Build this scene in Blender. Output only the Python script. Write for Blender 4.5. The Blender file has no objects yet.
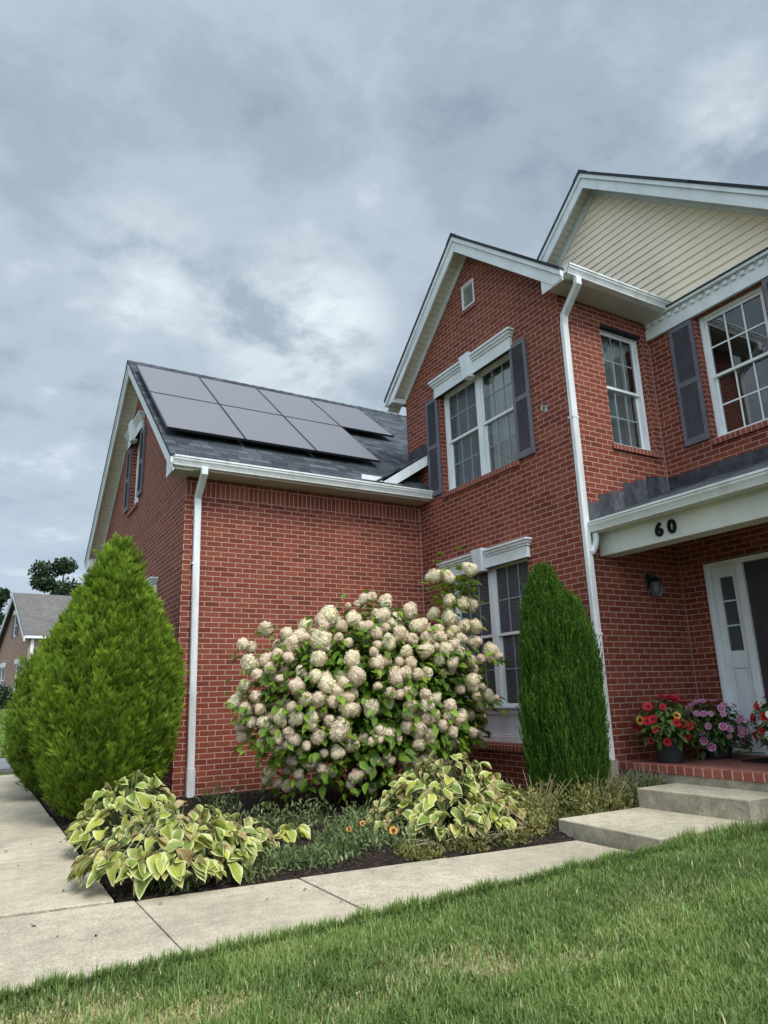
import bpy, bmesh, math, random
import numpy as np
from mathutils import Matrix, Vector

random.seed(7)
rng = np.random.default_rng(11)
scene = bpy.context.scene
COL = scene.collection
H = 1.2                       # eye height above the front walk; house heights below are relative to the eye
PI = math.pi
R = math.radians

# ------------------------------------------------------------------ helpers
def lin(c):
    c = c / 255.0
    return c / 12.92 if c <= 0.04045 else ((c + 0.055) / 1.055) ** 2.4

def srgb(r, g, b, k=1.0):
    return (lin(r) * k, lin(g) * k, lin(b) * k, 1.0)

def tag(o, label=None, cat=None, group=None, kind=None):
    if label: o["label"] = label
    if cat: o["category"] = cat
    if group: o["group"] = group
    if kind: o["kind"] = kind
    return o

def empty(name, loc, label, cat, group=None, rz=0.0):
    o = bpy.data.objects.new(name, None)
    o.empty_display_size = 0.2
    o.location = loc
    o.rotation_euler = (0, 0, rz)
    COL.objects.link(o)
    return tag(o, label, cat, group)

def link(name, me, mat=None, parent=None):
    o = bpy.data.objects.new(name, me)
    COL.objects.link(o)
    if mat is not None and len(me.materials) == 0:
        me.materials.append(mat)
    if parent is not None:
        o.parent = parent
        o.matrix_parent_inverse = world_of(parent).inverted()
    return o

def world_of(o):
    m = Matrix.LocRotScale(o.location, o.rotation_euler, o.scale)
    if o.parent is not None:
        m = world_of(o.parent) @ o.matrix_parent_inverse @ m
    return m

def copy_tree(root, loc=None, rz=None):
    r = root.copy(); COL.objects.link(r)
    if loc is not None: r.location = loc
    if rz is not None: r.rotation_euler = (0, 0, rz)
    for ch in [o for o in COL.objects if o.parent == root]:
        c = ch.copy(); COL.objects.link(c); c.parent = r
    return r

# frames: (u, n, z) -> world; u runs left to right for somebody facing the wall, n points out of it
def FX(x0):
    return lambda u, n, z: (x0 - n, -u, z + H)

def FY(y0):
    return lambda u, n, z: (u, y0 - n, z + H)

def FW(x, y, z):
    return (x, y, z)

class MB:
    def __init__(s):
        s.v, s.f, s.uv, s.bands = [], [], [], []

    def poly(s, pts, uv=None):
        i = len(s.v)
        s.v.extend([tuple(p) for p in pts])
        s.f.append(tuple(range(i, i + len(pts))))
        s.uv.append(uv if uv else [(p[0], p[2]) for p in pts])

    def box(s, fr, u0, u1, n0, n1, z0, z1):
        c = lambda a, b, d: fr(a, b, d)
        for q, ax in (
            ([(u0, n1, z0), (u1, n1, z0), (u1, n1, z1), (u0, n1, z1)], (0, 2)),
            ([(u1, n0, z0), (u0, n0, z0), (u0, n0, z1), (u1, n0, z1)], (0, 2)),
            ([(u0, n0, z0), (u0, n1, z0), (u0, n1, z1), (u0, n0, z1)], (1, 2)),
            ([(u1, n1, z0), (u1, n0, z0), (u1, n0, z1), (u1, n1, z1)], (1, 2)),
            ([(u0, n0, z0), (u1, n0, z0), (u1, n1, z0), (u0, n1, z0)], (0, 1)),
            ([(u0, n1, z1), (u1, n1, z1), (u1, n0, z1), (u0, n0, z1)], (0, 1))):
            s.poly([c(*p) for p in q], [(p[ax[0]], p[ax[1]]) for p in q])

    def prism(s, A, B):
        """closed solid between two polygons with matching points"""
        n = len(A)
        per = [0.0]
        for i in range(n):
            per.append(per[-1] + (Vector(A[(i + 1) % n]) - Vector(A[i])).length)
        L = (Vector(B[0]) - Vector(A[0])).length
        s.poly(A); s.poly(list(reversed(B)))
        for i in range(n):
            j = (i + 1) % n
            s.poly([A[i], B[i], B[j], A[j]], [(0, per[i]), (L, per[i]), (L, per[i + 1]), (0, per[i + 1])])

    def tube(s, pts, rad, seg=8):
        P = [Vector(p) for p in pts]
        rings = []
        up = Vector((0.13, 0.21, 0.97))
        for i, p in enumerate(P):
            d = (P[min(i + 1, len(P) - 1)] - P[max(i - 1, 0)]).normalized()
            a = d.cross(up)
            if a.length < 1e-3: a = d.cross(Vector((1, 0, 0)))
            a.normalize(); b = d.cross(a)
            r = rad[i] if hasattr(rad, "__len__") else rad
            rings.append([p + (a * math.cos(2 * PI * k / seg) + b * math.sin(2 * PI * k / seg)) * r for k in range(seg)])
        for i in range(len(rings) - 1):
            for k in range(seg):
                m = (k + 1) % seg
                s.poly([rings[i][k], rings[i][m], rings[i + 1][m], rings[i + 1][k]])
        s.poly(list(reversed(rings[0]))); s.poly(rings[-1])

    def sweep(s, prof, pts, upv=(0, 0, 1)):
        """rectangular-ish profile [(a, b)] swept along pts; a is sideways, b along the bend normal"""
        P = [Vector(p) for p in pts]
        rings = []
        side = Vector(upv)
        for i, p in enumerate(P):
            if i == 0: d = P[1] - P[0]
            elif i == len(P) - 1: d = P[-1] - P[-2]
            else: d = (P[i + 1] - P[i]).normalized() + (P[i] - P[i - 1]).normalized()
            d.normalize()
            nrm = side.cross(d).normalized()
            k = 1.0
            if 0 < i < len(P) - 1:
                c = (P[i + 1] - P[i]).normalized().dot(d)
                k = 1.0 / max(c, 0.4)
            rings.append([p + side * a + nrm * b * k for a, b in prof])
        n = len(prof)
        for i in range(len(rings) - 1):
            for k in range(n):
                m = (k + 1) % n
                s.poly([rings[i][k], rings[i][m], rings[i + 1][m], rings[i + 1][k]])
        s.poly(list(reversed(rings[0]))); s.poly(rings[-1])

    def lathe(s, c, prof, seg=24, rib=0.0):
        cx, cy, cz = c
        for i in range(len(prof) - 1):
            for k in range(seg):
                q = []
                for (r, z), kk in ((prof[i], k), (prof[i], k + 1), (prof[i + 1], k + 1), (prof[i + 1], k)):
                    rr = r * (1 + rib * (kk % 2))
                    a = 2 * PI * (kk % seg) / seg
                    q.append((cx + rr * math.cos(a), cy + rr * math.sin(a), cz + z))
                s.poly(q)

    def build(s, name, mat, parent=None, bevel=0.0, smooth=False, solid=True):
        me = bpy.data.meshes.new(name)
        me.from_pydata(s.v, [], s.f)
        uvl = me.uv_layers.new(name="UVMap")
        flat = [c for f in s.uv for p in f for c in p]
        uvl.data.foreach_set("uv", flat)
        if solid:
            bm = bmesh.new(); bm.from_mesh(me)
            bmesh.ops.remove_doubles(bm, verts=bm.verts, dist=0.0002)
            bmesh.ops.recalc_face_normals(bm, faces=bm.faces)
            bm.to_mesh(me); bm.free()
        if smooth:
            me.polygons.foreach_set("use_smooth", [True] * len(me.polygons))
        me.update()
        o = link(name, me, mat, parent)
        if bevel:
            b = o.modifiers.new("bevel", "BEVEL")
            b.width = bevel; b.segments = 2; b.limit_method = "ANGLE"; b.angle_limit = R(40)
        return o

def np_mesh(name, V, F, attr, mat, parent=None, smooth=False):
    """big mesh from arrays: V (n,3), F (m,k), attr (n,3) kept as point colour 'col'"""
    me = bpy.data.meshes.new(name)
    n, (m, k) = len(V), F.shape
    me.vertices.add(n)
    me.vertices.foreach_set("co", np.ascontiguousarray(V, np.float32).ravel())
    me.loops.add(m * k)
    me.loops.foreach_set("vertex_index", np.ascontiguousarray(F, np.int32).ravel())
    me.polygons.add(m)
    me.polygons.foreach_set("loop_start", np.arange(m, dtype=np.int32) * k)
    me.update(calc_edges=True)
    if smooth:
        me.polygons.foreach_set("use_smooth", [True] * m)
    if attr is not None:
        a = me.attributes.new("col", "FLOAT_COLOR", "POINT")
        a.data.foreach_set("color", np.concatenate([attr, np.ones((n, 1))], 1).astype(np.float32).ravel())
    return link(name, me, mat, parent)

def scatter(tv, tf, M, P, attr, tip=None):
    """copies of a template (verts tv, faces tf) under matrices M (N,3,3) at P; attr (N,3); tip (nv,) goes to channel g"""
    N, nv = len(P), len(tv)
    V = np.einsum("nij,vj->nvi", M, tv) + P[:, None, :]
    F = tf[None] + (np.arange(N) * nv)[:, None, None]
    A = np.repeat(attr[:, None, :], nv, 1).astype(float)
    if tip is not None: A[:, :, 1] = tip[None]
    return V.reshape(-1, 3), F.reshape(-1, tf.shape[1]), A.reshape(-1, 3)

def join(parts):
    V, F, A, o = [], [], [], 0
    for v, f, a in parts:
        V.append(v); F.append(f + o); A.append(a); o += len(v)
    return np.concatenate(V), np.concatenate(F), np.concatenate(A)

def norm(a):
    return a / np.maximum(np.linalg.norm(a, axis=-1, keepdims=True), 1e-9)

def basis(z, x):
    """matrices whose columns are x', y', z with z kept"""
    z = norm(z); y = norm(np.cross(z, x)); x = np.cross(y, z)
    return np.stack([x, y, z], -1)

def _h(i, j, k, s):
    n = (i * 374761393 + j * 668265263 + k * 2147483647 + s * 974634541) & 0xFFFFFFFF
    n = ((n ^ (n >> 13)) * 1274126177) & 0xFFFFFFFF
    return ((n ^ (n >> 16)) & 0xFFFF) / 65535.0

def vnoise(p, scale, seed=0):
    q = np.asarray(p, float) * scale + 1000.0
    i = np.floor(q).astype(np.int64); f = q - i
    f = f * f * (3 - 2 * f)
    out = 0.0
    for a in (0, 1):
        for b in (0, 1):
            for c in (0, 1):
                w = (f[:, 0] if a else 1 - f[:, 0]) * (f[:, 1] if b else 1 - f[:, 1]) * (f[:, 2] if c else 1 - f[:, 2])
                out = out + w * _h(i[:, 0] + a, i[:, 1] + b, i[:, 2] + c, seed)
    return out

# ------------------------------------------------------------------ materials
class NT:
    def __init__(s, name):
        s.m = bpy.data.materials.new(name)
        s.m.use_nodes = True
        s.t = s.m.node_tree
        s.b = s.t.nodes["Principled BSDF"]
        s.out = s.t.nodes["Material Output"]

    def n(s, typ, **kw):
        nd = s.t.nodes.new(typ)
        for k, v in kw.items():
            if k.startswith("i_"):
                key = k[2:].replace("_", " ")
                nd.inputs[int(key) if key.isdigit() else key].default_value = v
            else:
                setattr(nd, k, v)
        return nd

    def l(s, a, b): s.t.links.new(a, b)

    def uv(s):
        return s.n("ShaderNodeTexCoord").outputs["UV"]

    def obj(s):
        g = s.n("ShaderNodeNewGeometry")
        return g.outputs["Position"]

    def noise(s, vec, scale, detail=4, rough=0.55):
        nd = s.n("ShaderNodeTexNoise", i_Scale=scale, i_Detail=detail, i_Roughness=rough)
        if vec is not None: s.l(vec, nd.inputs["Vector"])
        return nd.outputs["Fac"]

    def ramp(s, fac, stops, interp="LINEAR"):
        nd = s.n("ShaderNodeValToRGB")
        nd.color_ramp.interpolation = interp
        e = nd.color_ramp.elements
        e[0].position, e[0].color = stops[0]
        e[1].position, e[1].color = stops[1]
        for p, c in stops[2:]:
            x = e.new(p); x.color = c
        s.l(fac, nd.inputs["Fac"])
        return nd.outputs["Color"]

    def mix(s, fac, a, b, typ="MIX"):
        nd = s.n("ShaderNodeMix", data_type="RGBA", blend_type=typ)
        for v, i in ((fac, 0), (a, 6), (b, 7)):
            if hasattr(v, "is_output"): s.l(v, nd.inputs[i])
            else: nd.inputs[i].default_value = v
        return nd.outputs[2]

    def math(s, op, a, b=0.0):
        nd = s.n("ShaderNodeMath", operation=op)
        for v, i in ((a, 0), (b, 1)):
            if hasattr(v, "is_output"): s.l(v, nd.inputs[i])
            else: nd.inputs[i].default_value = v
        return nd.outputs[0]

    def mapping(s, vec, scale=(1, 1, 1), loc=(0, 0, 0), rot=(0, 0, 0)):
        nd = s.n("ShaderNodeMapping")
        nd.inputs["Scale"].default_value = scale
        nd.inputs["Location"].default_value = loc
        nd.inputs["Rotation"].default_value = rot
        s.l(vec, nd.inputs["Vector"])
        return nd.outputs[0]

    def bump(s, h, strength=0.4, dist=0.01):
        nd = s.n("ShaderNodeBump", i_Strength=strength, i_Distance=dist)
        s.l(h, nd.inputs["Height"])
        s.l(nd.outputs[0], s.b.inputs["Normal"])

    def set(s, color=None, rough=None, spec=None):
        for key, v in (("Base Color", color), ("Roughness", rough), ("Specular IOR Level", spec)):
            if v is None: continue
            if hasattr(v, "is_output"): s.l(v, s.b.inputs[key])
            else: s.b.inputs[key].default_value = v
        return s.m

def m_plain(name, col, rough=0.5, spec=0.4, var=0.06, scale=6.0, bump=0.0, dirt=None):
    t = NT(name)
    p = t.obj()
    n = t.noise(p, scale, 5)
    dark = tuple(c * (1 - var * 2) for c in col[:3]) + (1,)
    light = tuple(c * (1 + var) for c in col[:3]) + (1,)
    c = t.ramp(n, [(0.3, dark), (0.7, light)])
    if dirt:
        d = t.ramp(t.noise(t.mapping(p, (9, 9, 1.2)), 1.0, 6), [(0.5, (0, 0, 0, 1)), (0.78, (1, 1, 1, 1))])
        c = t.mix(t.math("MULTIPLY", d, dirt[1]), c, dirt[0])
    if bump:
        t.bump(t.noise(p, scale * 12, 3), bump, 0.004)
    return t.set(c, rough, spec)

BW, RH = 0.2032, 0.067733

def m_brick(name, soldier=False, bricks=None, mortar=None):
    t = NT(name)
    uv = t.uv()
    wob = t.n("ShaderNodeTexNoise", i_Scale=9.0, i_Detail=2.0)
    t.l(uv, wob.inputs["Vector"])
    off = t.n("ShaderNodeVectorMath", operation="SCALE"); off.inputs["Scale"].default_value = 0.004
    sub = t.n("ShaderNodeVectorMath", operation="SUBTRACT"); sub.inputs[1].default_value = (0.5, 0.5, 0.5)
    t.l(wob.outputs["Color"], sub.inputs[0]); t.l(sub.outputs[0], off.inputs[0])
    add = t.n("ShaderNodeVectorMath", operation="ADD")
    t.l(uv, add.inputs[0]); t.l(off.outputs[0], add.inputs[1])
    v = add.outputs[0]
    bt = t.n("ShaderNodeTexBrick", i_Scale=1.0, i_Bias=0.0)
    bt.offset = 0.0 if soldier else 0.5; bt.offset_frequency = 2; bt.squash = 1.0; bt.squash_frequency = 2
    bt.inputs["Color1"].default_value = (0, 0, 0, 1)
    bt.inputs["Color2"].default_value = (1, 1, 1, 1)
    bt.inputs["Mortar"].default_value = (0.5, 0.5, 0.5, 1)
    bt.inputs["Mortar Size"].default_value = 0.0052
    bt.inputs["Mortar Smooth"].default_value = 0.12
    bt.inputs["Brick Width"].default_value = BW
    bt.inputs["Row Height"].default_value = RH
    t.l(v, bt.inputs["Vector"])
    b = bricks or [(0.142, 0.030, 0.018), (0.190, 0.041, 0.022), (0.212, 0.049, 0.026), (0.250, 0.064, 0.035)]
    tone = t.ramp(bt.outputs["Color"], [(0.0, b[0] + (1,)), (1.0, b[3] + (1,)), (0.3, b[1] + (1,)), (0.75, b[2] + (1,))])
    grain = t.noise(uv, 90.0, 4, 0.65)
    fine = t.mix(0.55, tone, t.ramp(grain, [(0.25, (0.35, 0.35, 0.35, 1)), (0.75, (1.5, 1.5, 1.5, 1))]), "MULTIPLY")
    cloud = t.noise(uv, 1.0, 7, 0.65)
    fine = t.mix(0.5, fine, t.ramp(cloud, [(0.28, (0.62, 0.62, 0.64, 1)), (0.72, (1.18, 1.16, 1.12, 1))]), "MULTIPLY")
    mo = mortar or (0.47, 0.30, 0.235)
    mcol = t.mix(0.7, mo + (1,), t.ramp(t.noise(uv, 14.0, 5), [(0.25, (0.62, 0.60, 0.60, 1)), (0.75, (1.15, 1.15, 1.15, 1))]), "MULTIPLY")
    col = t.mix(bt.outputs["Fac"], fine, mcol)
    h = t.math("SUBTRACT", t.math("MULTIPLY", grain, 0.22), bt.outputs["Fac"])
    t.bump(h, 0.75, 0.008)
    return t.set(col, t.math("ADD", 0.78, t.math("MULTIPLY", bt.outputs["Fac"], 0.15)), 0.3)

def m_shingle(name, base=(0.050, 0.056, 0.066), k=1.0, con=1.0):
    t = NT(name)
    uv = t.uv()
    outs = []
    bt = t.n("ShaderNodeTexBrick", i_Scale=1.0, i_Bias=0.0)
    bt.offset = 0.37; bt.offset_frequency = 2; bt.squash = 0.72; bt.squash_frequency = 3
    bt.inputs["Color1"].default_value = (0, 0, 0, 1)
    bt.inputs["Color2"].default_value = (1, 1, 1, 1)
    bt.inputs["Mortar"].default_value = (0, 0, 0, 1)
    bt.inputs["Mortar Size"].default_value = 0.006
    bt.inputs["Mortar Smooth"].default_value = 0.3
    bt.inputs["Brick Width"].default_value = 0.24
    bt.inputs["Row Height"].default_value = 0.14
    t.l(uv, bt.inputs["Vector"])
    tone = t.ramp(bt.outputs["Color"], [(0.0, tuple(c * (1 - 0.45 * con) * k for c in base) + (1,)), (1.0, tuple(c * (1 + 0.75 * con) * k for c in base) + (1,)),
                                        (0.5, tuple(c * k for c in base) + (1,))])
    g = t.noise(uv, 220.0, 2, 0.8)
    col = t.mix(0.8, tone, t.ramp(g, [(0.3, (0.4, 0.4, 0.4, 1)), (0.7, (1.7, 1.7, 1.7, 1))]), "MULTIPLY")
    col = t.mix(0.6, col, t.ramp(t.noise(uv, 0.9, 4), [(0.3, (0.75, 0.75, 0.78, 1)), (0.7, (1.2, 1.2, 1.2, 1))]), "MULTIPLY")
    col = t.mix(t.math("MULTIPLY", bt.outputs["Fac"], 0.7), col, (0.008, 0.008, 0.009, 1))
    sep = t.n("ShaderNodeSeparateXYZ"); t.l(uv, sep.inputs[0])
    row = t.math("FRACT", t.math("DIVIDE", sep.outputs[1], 0.14))
    h = t.math("ADD", t.math("MULTIPLY", bt.outputs["Color"], 0.5), t.math("ADD", t.math("MULTIPLY", g, 0.25), t.math("MULTIPLY", row, -0.9)))
    t.bump(h, 0.7, 0.012)
    return t.set(col, 0.9, 0.25)

def m_concrete(name, base=(0.475, 0.41, 0.305)):
    t = NT(name)
    p = t.obj()
    big = t.noise(p, 1.1, 6, 0.6)
    mid = t.noise(p, 9.0, 6, 0.7)
    fine = t.noise(p, 75.0, 3, 0.8)
    c = t.ramp(big, [(0.28, tuple(x * 0.70 for x in base) + (1,)), (0.7, tuple(x * 1.12 for x in base) + (1,))])
    c = t.mix(0.6, c, t.ramp(mid, [(0.3, (0.60, 0.59, 0.56, 1)), (0.65, (1.14, 1.14, 1.14, 1))]), "MULTIPLY")
    c = t.mix(0.7, c, t.ramp(fine, [(0.33, (0.45, 0.45, 0.44, 1)), (0.60, (1.22, 1.22, 1.22, 1))]), "MULTIPLY")
    st = t.ramp(t.noise(t.mapping(p, (1, 1, 1), (7, 3, 1)), 2.6, 8, 0.75), [(0.52, (0, 0, 0, 1)), (0.72, (1, 1, 1, 1))])
    c = t.mix(t.math("MULTIPLY", st, 0.5), c, tuple(x * 0.45 for x in base) + (1,))
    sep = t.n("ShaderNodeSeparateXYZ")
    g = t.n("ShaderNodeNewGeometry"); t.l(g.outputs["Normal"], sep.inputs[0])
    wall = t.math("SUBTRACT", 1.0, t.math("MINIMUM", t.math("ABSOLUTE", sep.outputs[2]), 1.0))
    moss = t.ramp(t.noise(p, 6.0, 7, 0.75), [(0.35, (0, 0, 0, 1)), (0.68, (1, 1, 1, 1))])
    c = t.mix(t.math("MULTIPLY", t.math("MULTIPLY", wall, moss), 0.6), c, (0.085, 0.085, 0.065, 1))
    t.bump(t.math("ADD", t.math("MULTIPLY", fine, 0.5), mid), 0.35, 0.006)
    return t.set(c, 0.92, 0.2)

def m_leaf(name, stops, tip=None, trans=0.3, rough=0.5, edge=None, brown=None, spec=0.3):
    """colour from the leaf's own 'col' attribute: r picks the tone, g = tip or margin, b = withered"""
    t = NT(name)
    at = t.n("ShaderNodeAttribute", attribute_name="col")
    sp = t.n("ShaderNodeSeparateColor"); t.l(at.outputs["Color"], sp.inputs[0])
    c = t.ramp(sp.outputs[0], stops)
    if tip:
        c = t.mix(t.math("MULTIPLY", t.math("POWER", sp.outputs[1], 1.6), tip[1]), c, tip[0])
    if edge:
        e = t.ramp(t.math("ADD", sp.outputs[1], t.math("MULTIPLY", t.math("SUBTRACT", t.noise(t.obj(), 60.0, 2), 0.5), 0.35)),
                   [(0.52, (0, 0, 0, 1)), (0.95, (0.9, 0.9, 0.9, 1))])
        vein = t.math("MULTIPLY", t.math("ADD", t.math("SINE", t.math("MULTIPLY", sp.outputs[1], 26.0)), 1.0), 0.11)
        c = t.mix(vein, c, (0.05, 0.09, 0.015, 1))
        c = t.mix(e, c, edge)
    if brown:
        nb = t.noise(t.obj(), 45.0, 3)
        w = t.ramp(t.math("ADD", sp.outputs[2], t.math("MULTIPLY", t.math("SUBTRACT", nb, 0.5), 1.5)), [(0.42, (0, 0, 0, 1)), (0.80, (0.9, 0.9, 0.9, 1))])
        dk = t.ramp(t.noise(t.obj(), 120.0, 3), [(0.3, tuple(q * 0.35 for q in brown[:3]) + (1,)), (0.62, tuple(min(q * 1.25, 0.8) for q in brown[:3]) + (1,))])
        c = t.mix(w, c, dk)
    t.set(c, rough, spec)
    tr = t.n("ShaderNodeBsdfTranslucent"); t.l(c, tr.inputs["Color"])
    mx = t.n("ShaderNodeMixShader"); mx.inputs[0].default_value = trans
    t.l(t.b.outputs[0], mx.inputs[1]); t.l(tr.outputs[0], mx.inputs[2])
    t.l(mx.outputs[0], t.out.inputs["Surface"])
    return t.m

def m_glass(name, tint=(0.86, 0.90, 0.89), boost=2.4, base=0.04):
    t = NT(name)
    f = t.n("ShaderNodeFresnel"); f.inputs["IOR"].default_value = 1.5
    k = t.math("MINIMUM", t.math("ADD", t.math("MULTIPLY", f.outputs[0], boost), base), 1.0)
    tr = t.n("ShaderNodeBsdfTransparent"); tr.inputs[0].default_value = tint + (1,)
    gl = t.n("ShaderNodeBsdfGlossy"); gl.inputs["Roughness"].default_value = 0.0
    gl.inputs[0].default_value = (0.95, 0.97, 1.0, 1)
    bump = t.n("ShaderNodeBump", i_Strength=0.04, i_Distance=0.01)
    t.l(t.noise(t.obj(), 2.2, 2), bump.inputs["Height"]); t.l(bump.outputs[0], gl.inputs["Normal"])
    mx = t.n("ShaderNodeMixShader")
    t.l(k, mx.inputs[0]); t.l(tr.outputs[0], mx.inputs[1]); t.l(gl.outputs[0], mx.inputs[2])
    t.l(mx.outputs[0], t.out.inputs["Surface"])
    return t.m

def m_soffit(name, col, pitch=0.1):
    t = NT(name)
    uv = t.uv()
    sep = t.n("ShaderNodeSeparateXYZ"); t.l(uv, sep.inputs[0])
    fr = t.math("FRACT", t.math("DIVIDE", sep.outputs[0], pitch))
    g = t.ramp(fr, [(0.0, (0, 0, 0, 1)), (0.10, (1, 1, 1, 1))])
    n = t.noise(t.obj(), 5.0, 4)
    c = t.ramp(n, [(0.3, tuple(x * 0.88 for x in col) + (1,)), (0.7, col + (1,))])
    c = t.mix(1.0, c, t.ramp(fr, [(0.0, (0.45, 0.45, 0.45, 1)), (0.12, (1, 1, 1, 1))]), "MULTIPLY")
    t.bump(g, 0.8, 0.006)
    return t.set(c, 0.55, 0.3)

M = {}
M["brick"] = m_brick("red brick")
M["soldier"] = m_brick("red brick soldier course", True)
M["brick_far"] = m_brick("pale brown brick", bricks=[(0.30, 0.17, 0.13), (0.37, 0.22, 0.17), (0.42, 0.26, 0.20), (0.50, 0.33, 0.27)], mortar=(0.36, 0.31, 0.27))
M["shingle"] = m_shingle("charcoal shingles")
M["shingle_far"] = m_shingle("grey weathered shingles", (0.125, 0.115, 0.105), 1.0, 0.25)
M["white"] = m_plain("white painted trim", (0.70, 0.72, 0.73, 1), 0.45, 0.4, 0.05, 3.0, dirt=((0.36, 0.36, 0.33, 1), 0.30))
M["vinyl"] = m_plain("white vinyl", (0.74, 0.75, 0.75, 1), 0.38, 0.45, 0.03, 3.0)
M["gutter"] = m_plain("white gutter enamel", (0.68, 0.69, 0.68, 1), 0.32, 0.5, 0.06, 3.0, dirt=((0.24, 0.23, 0.20, 1), 0.5))
M["beam"] = m_plain("off white beam paint", (0.62, 0.62, 0.56, 1), 0.5, 0.35, 0.05, 2.0, dirt=((0.33, 0.32, 0.27, 1), 0.35))
M["soffit"] = m_soffit("beige vented soffit", (0.66, 0.63, 0.54))
M["soffit_flat"] = m_plain("beige eave soffit", (0.50, 0.48, 0.41, 1), 0.5, 0.3, 0.05, 2.0)
M["siding"] = m_plain("cream vinyl siding", (0.90, 0.77, 0.60, 1), 0.5, 0.3, 0.04, 2.5, bump=0.06)
M["shutter"] = m_plain("slate grey shutter paint", (0.135, 0.128, 0.155, 1), 0.5, 0.35, 0.10, 5.0)
M["flash"] = m_plain("dull lead flashing", (0.052, 0.056, 0.066, 1), 0.6, 0.35, 0.30, 9.0, bump=0.15, dirt=((0.11, 0.115, 0.125, 1), 0.5))
M["flash_worn"] = m_plain("worn lead flashing", (0.085, 0.090, 0.100, 1), 0.6, 0.35, 0.30, 12.0, bump=0.15, dirt=((0.20, 0.205, 0.21, 1), 0.5))
M["dark"] = m_plain("near black fill", (0.02, 0.02, 0.022, 1), 0.7, 0.2)
M["door"] = m_plain("charcoal door paint", (0.040, 0.035, 0.038, 1), 0.4, 0.4, 0.05)
M["glass"] = m_glass("window glass")
def m_screen():
    t = NT("window glass behind an insect screen")
    f = t.n("ShaderNodeFresnel"); f.inputs["IOR"].default_value = 1.45
    tr = t.n("ShaderNodeBsdfTransparent"); tr.inputs[0].default_value = (0.72, 0.76, 0.78, 1)
    df = t.n("ShaderNodeBsdfDiffuse"); df.inputs[0].default_value = (0.135, 0.146, 0.160, 1)
    gl = t.n("ShaderNodeBsdfGlossy"); gl.inputs["Roughness"].default_value = 0.05
    m1 = t.n("ShaderNodeMixShader"); m1.inputs[0].default_value = 0.55
    t.l(tr.outputs[0], m1.inputs[1]); t.l(df.outputs[0], m1.inputs[2])
    m2 = t.n("ShaderNodeMixShader"); t.l(t.math("MULTIPLY", f.outputs[0], 0.35), m2.inputs[0])
    t.l(m1.outputs[0], m2.inputs[1]); t.l(gl.outputs[0], m2.inputs[2])
    t.l(m2.outputs[0], t.out.inputs["Surface"])
    return t.m
M["glass_screen"] = m_screen()
M["curtain"] = m_plain("sheer curtain", (0.72, 0.72, 0.68, 1), 0.9, 0.1, 0.05)
M["curtain_grey"] = m_plain("grey green curtain", (0.60, 0.64, 0.60, 1), 0.9, 0.1, 0.08)
M["concrete"] = m_concrete("worn concrete")
M["concrete_step"] = m_concrete("step concrete", (0.505, 0.44, 0.325))
M["black"] = m_plain("black metal", (0.012, 0.012, 0.013, 1), 0.4, 0.5)
M["grid"] = m_plain("grey white window grid", (0.27, 0.29, 0.305, 1), 0.5, 0.3)
M["number"] = m_plain("matt black numerals", (0.010, 0.010, 0.010, 1), 0.8, 0.15)
M["steel"] = m_plain("grey metal", (0.42, 0.43, 0.44, 1), 0.35, 0.6)
M["lead_light"] = m_plain("galvanised metal", (0.30, 0.32, 0.33, 1), 0.45, 0.5, 0.15)
M["sealant"] = m_plain("sealant", (0.36, 0.27, 0.235, 1), 0.8, 0.2)
M["mat"] = m_plain("door mat", (0.018, 0.017, 0.016, 1), 0.95, 0.1, 0.3, 60.0, bump=0.4)
M["pot"] = m_plain("dark grey pot", (0.022, 0.024, 0.026, 1), 0.6, 0.3, 0.2, 14.0, bump=0.15)
M["pot_light"] = m_plain("white pot", (0.55, 0.54, 0.51, 1), 0.5, 0.4)
M["bark"] = m_plain("brown bark", (0.075, 0.052, 0.036, 1), 0.9, 0.2, 0.3, 30.0, bump=0.5)
M["twig"] = m_plain("twigs and inner needles", (0.030, 0.034, 0.014, 1), 0.95, 0.1, 0.3, 30.0, bump=0.4)
M["stalk"] = m_plain("green stalk", (0.13, 0.16, 0.06, 1), 0.7, 0.2, 0.2, 30.0)
M["drystalk"] = m_plain("dry stalk", (0.30, 0.25, 0.15, 1), 0.8, 0.2, 0.2, 30.0)

def m_panel():
    t = NT("solar cells under glass")
    uv = t.uv()
    sep = t.n("ShaderNodeSeparateXYZ"); t.l(uv, sep.inputs[0])
    def lines(o, pitch, w):
        f = t.math("FRACT", t.math("DIVIDE", o, pitch))
        return t.math("LESS_THAN", f, w)
    g = t.math("MAXIMUM", lines(sep.outputs[0], 0.158, 0.02), lines(sep.outputs[1], 0.079, 0.03))
    c = t.mix(t.math("MULTIPLY", g, 0.35), (0.128, 0.118, 0.132, 1), (0.16, 0.15, 0.165, 1))  # pale base colour carries the haze of reflected sky
    t.set(c, 0.28, 0.5)
    t.b.inputs["Coat Weight"].default_value = 0.35
    t.b.inputs["Coat Roughness"].default_value = 0.10
    return t.m
M["cells"] = m_panel()
M["panel_frame"] = m_plain("black anodised frame", (0.012, 0.012, 0.014, 1), 0.4, 0.5)

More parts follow.
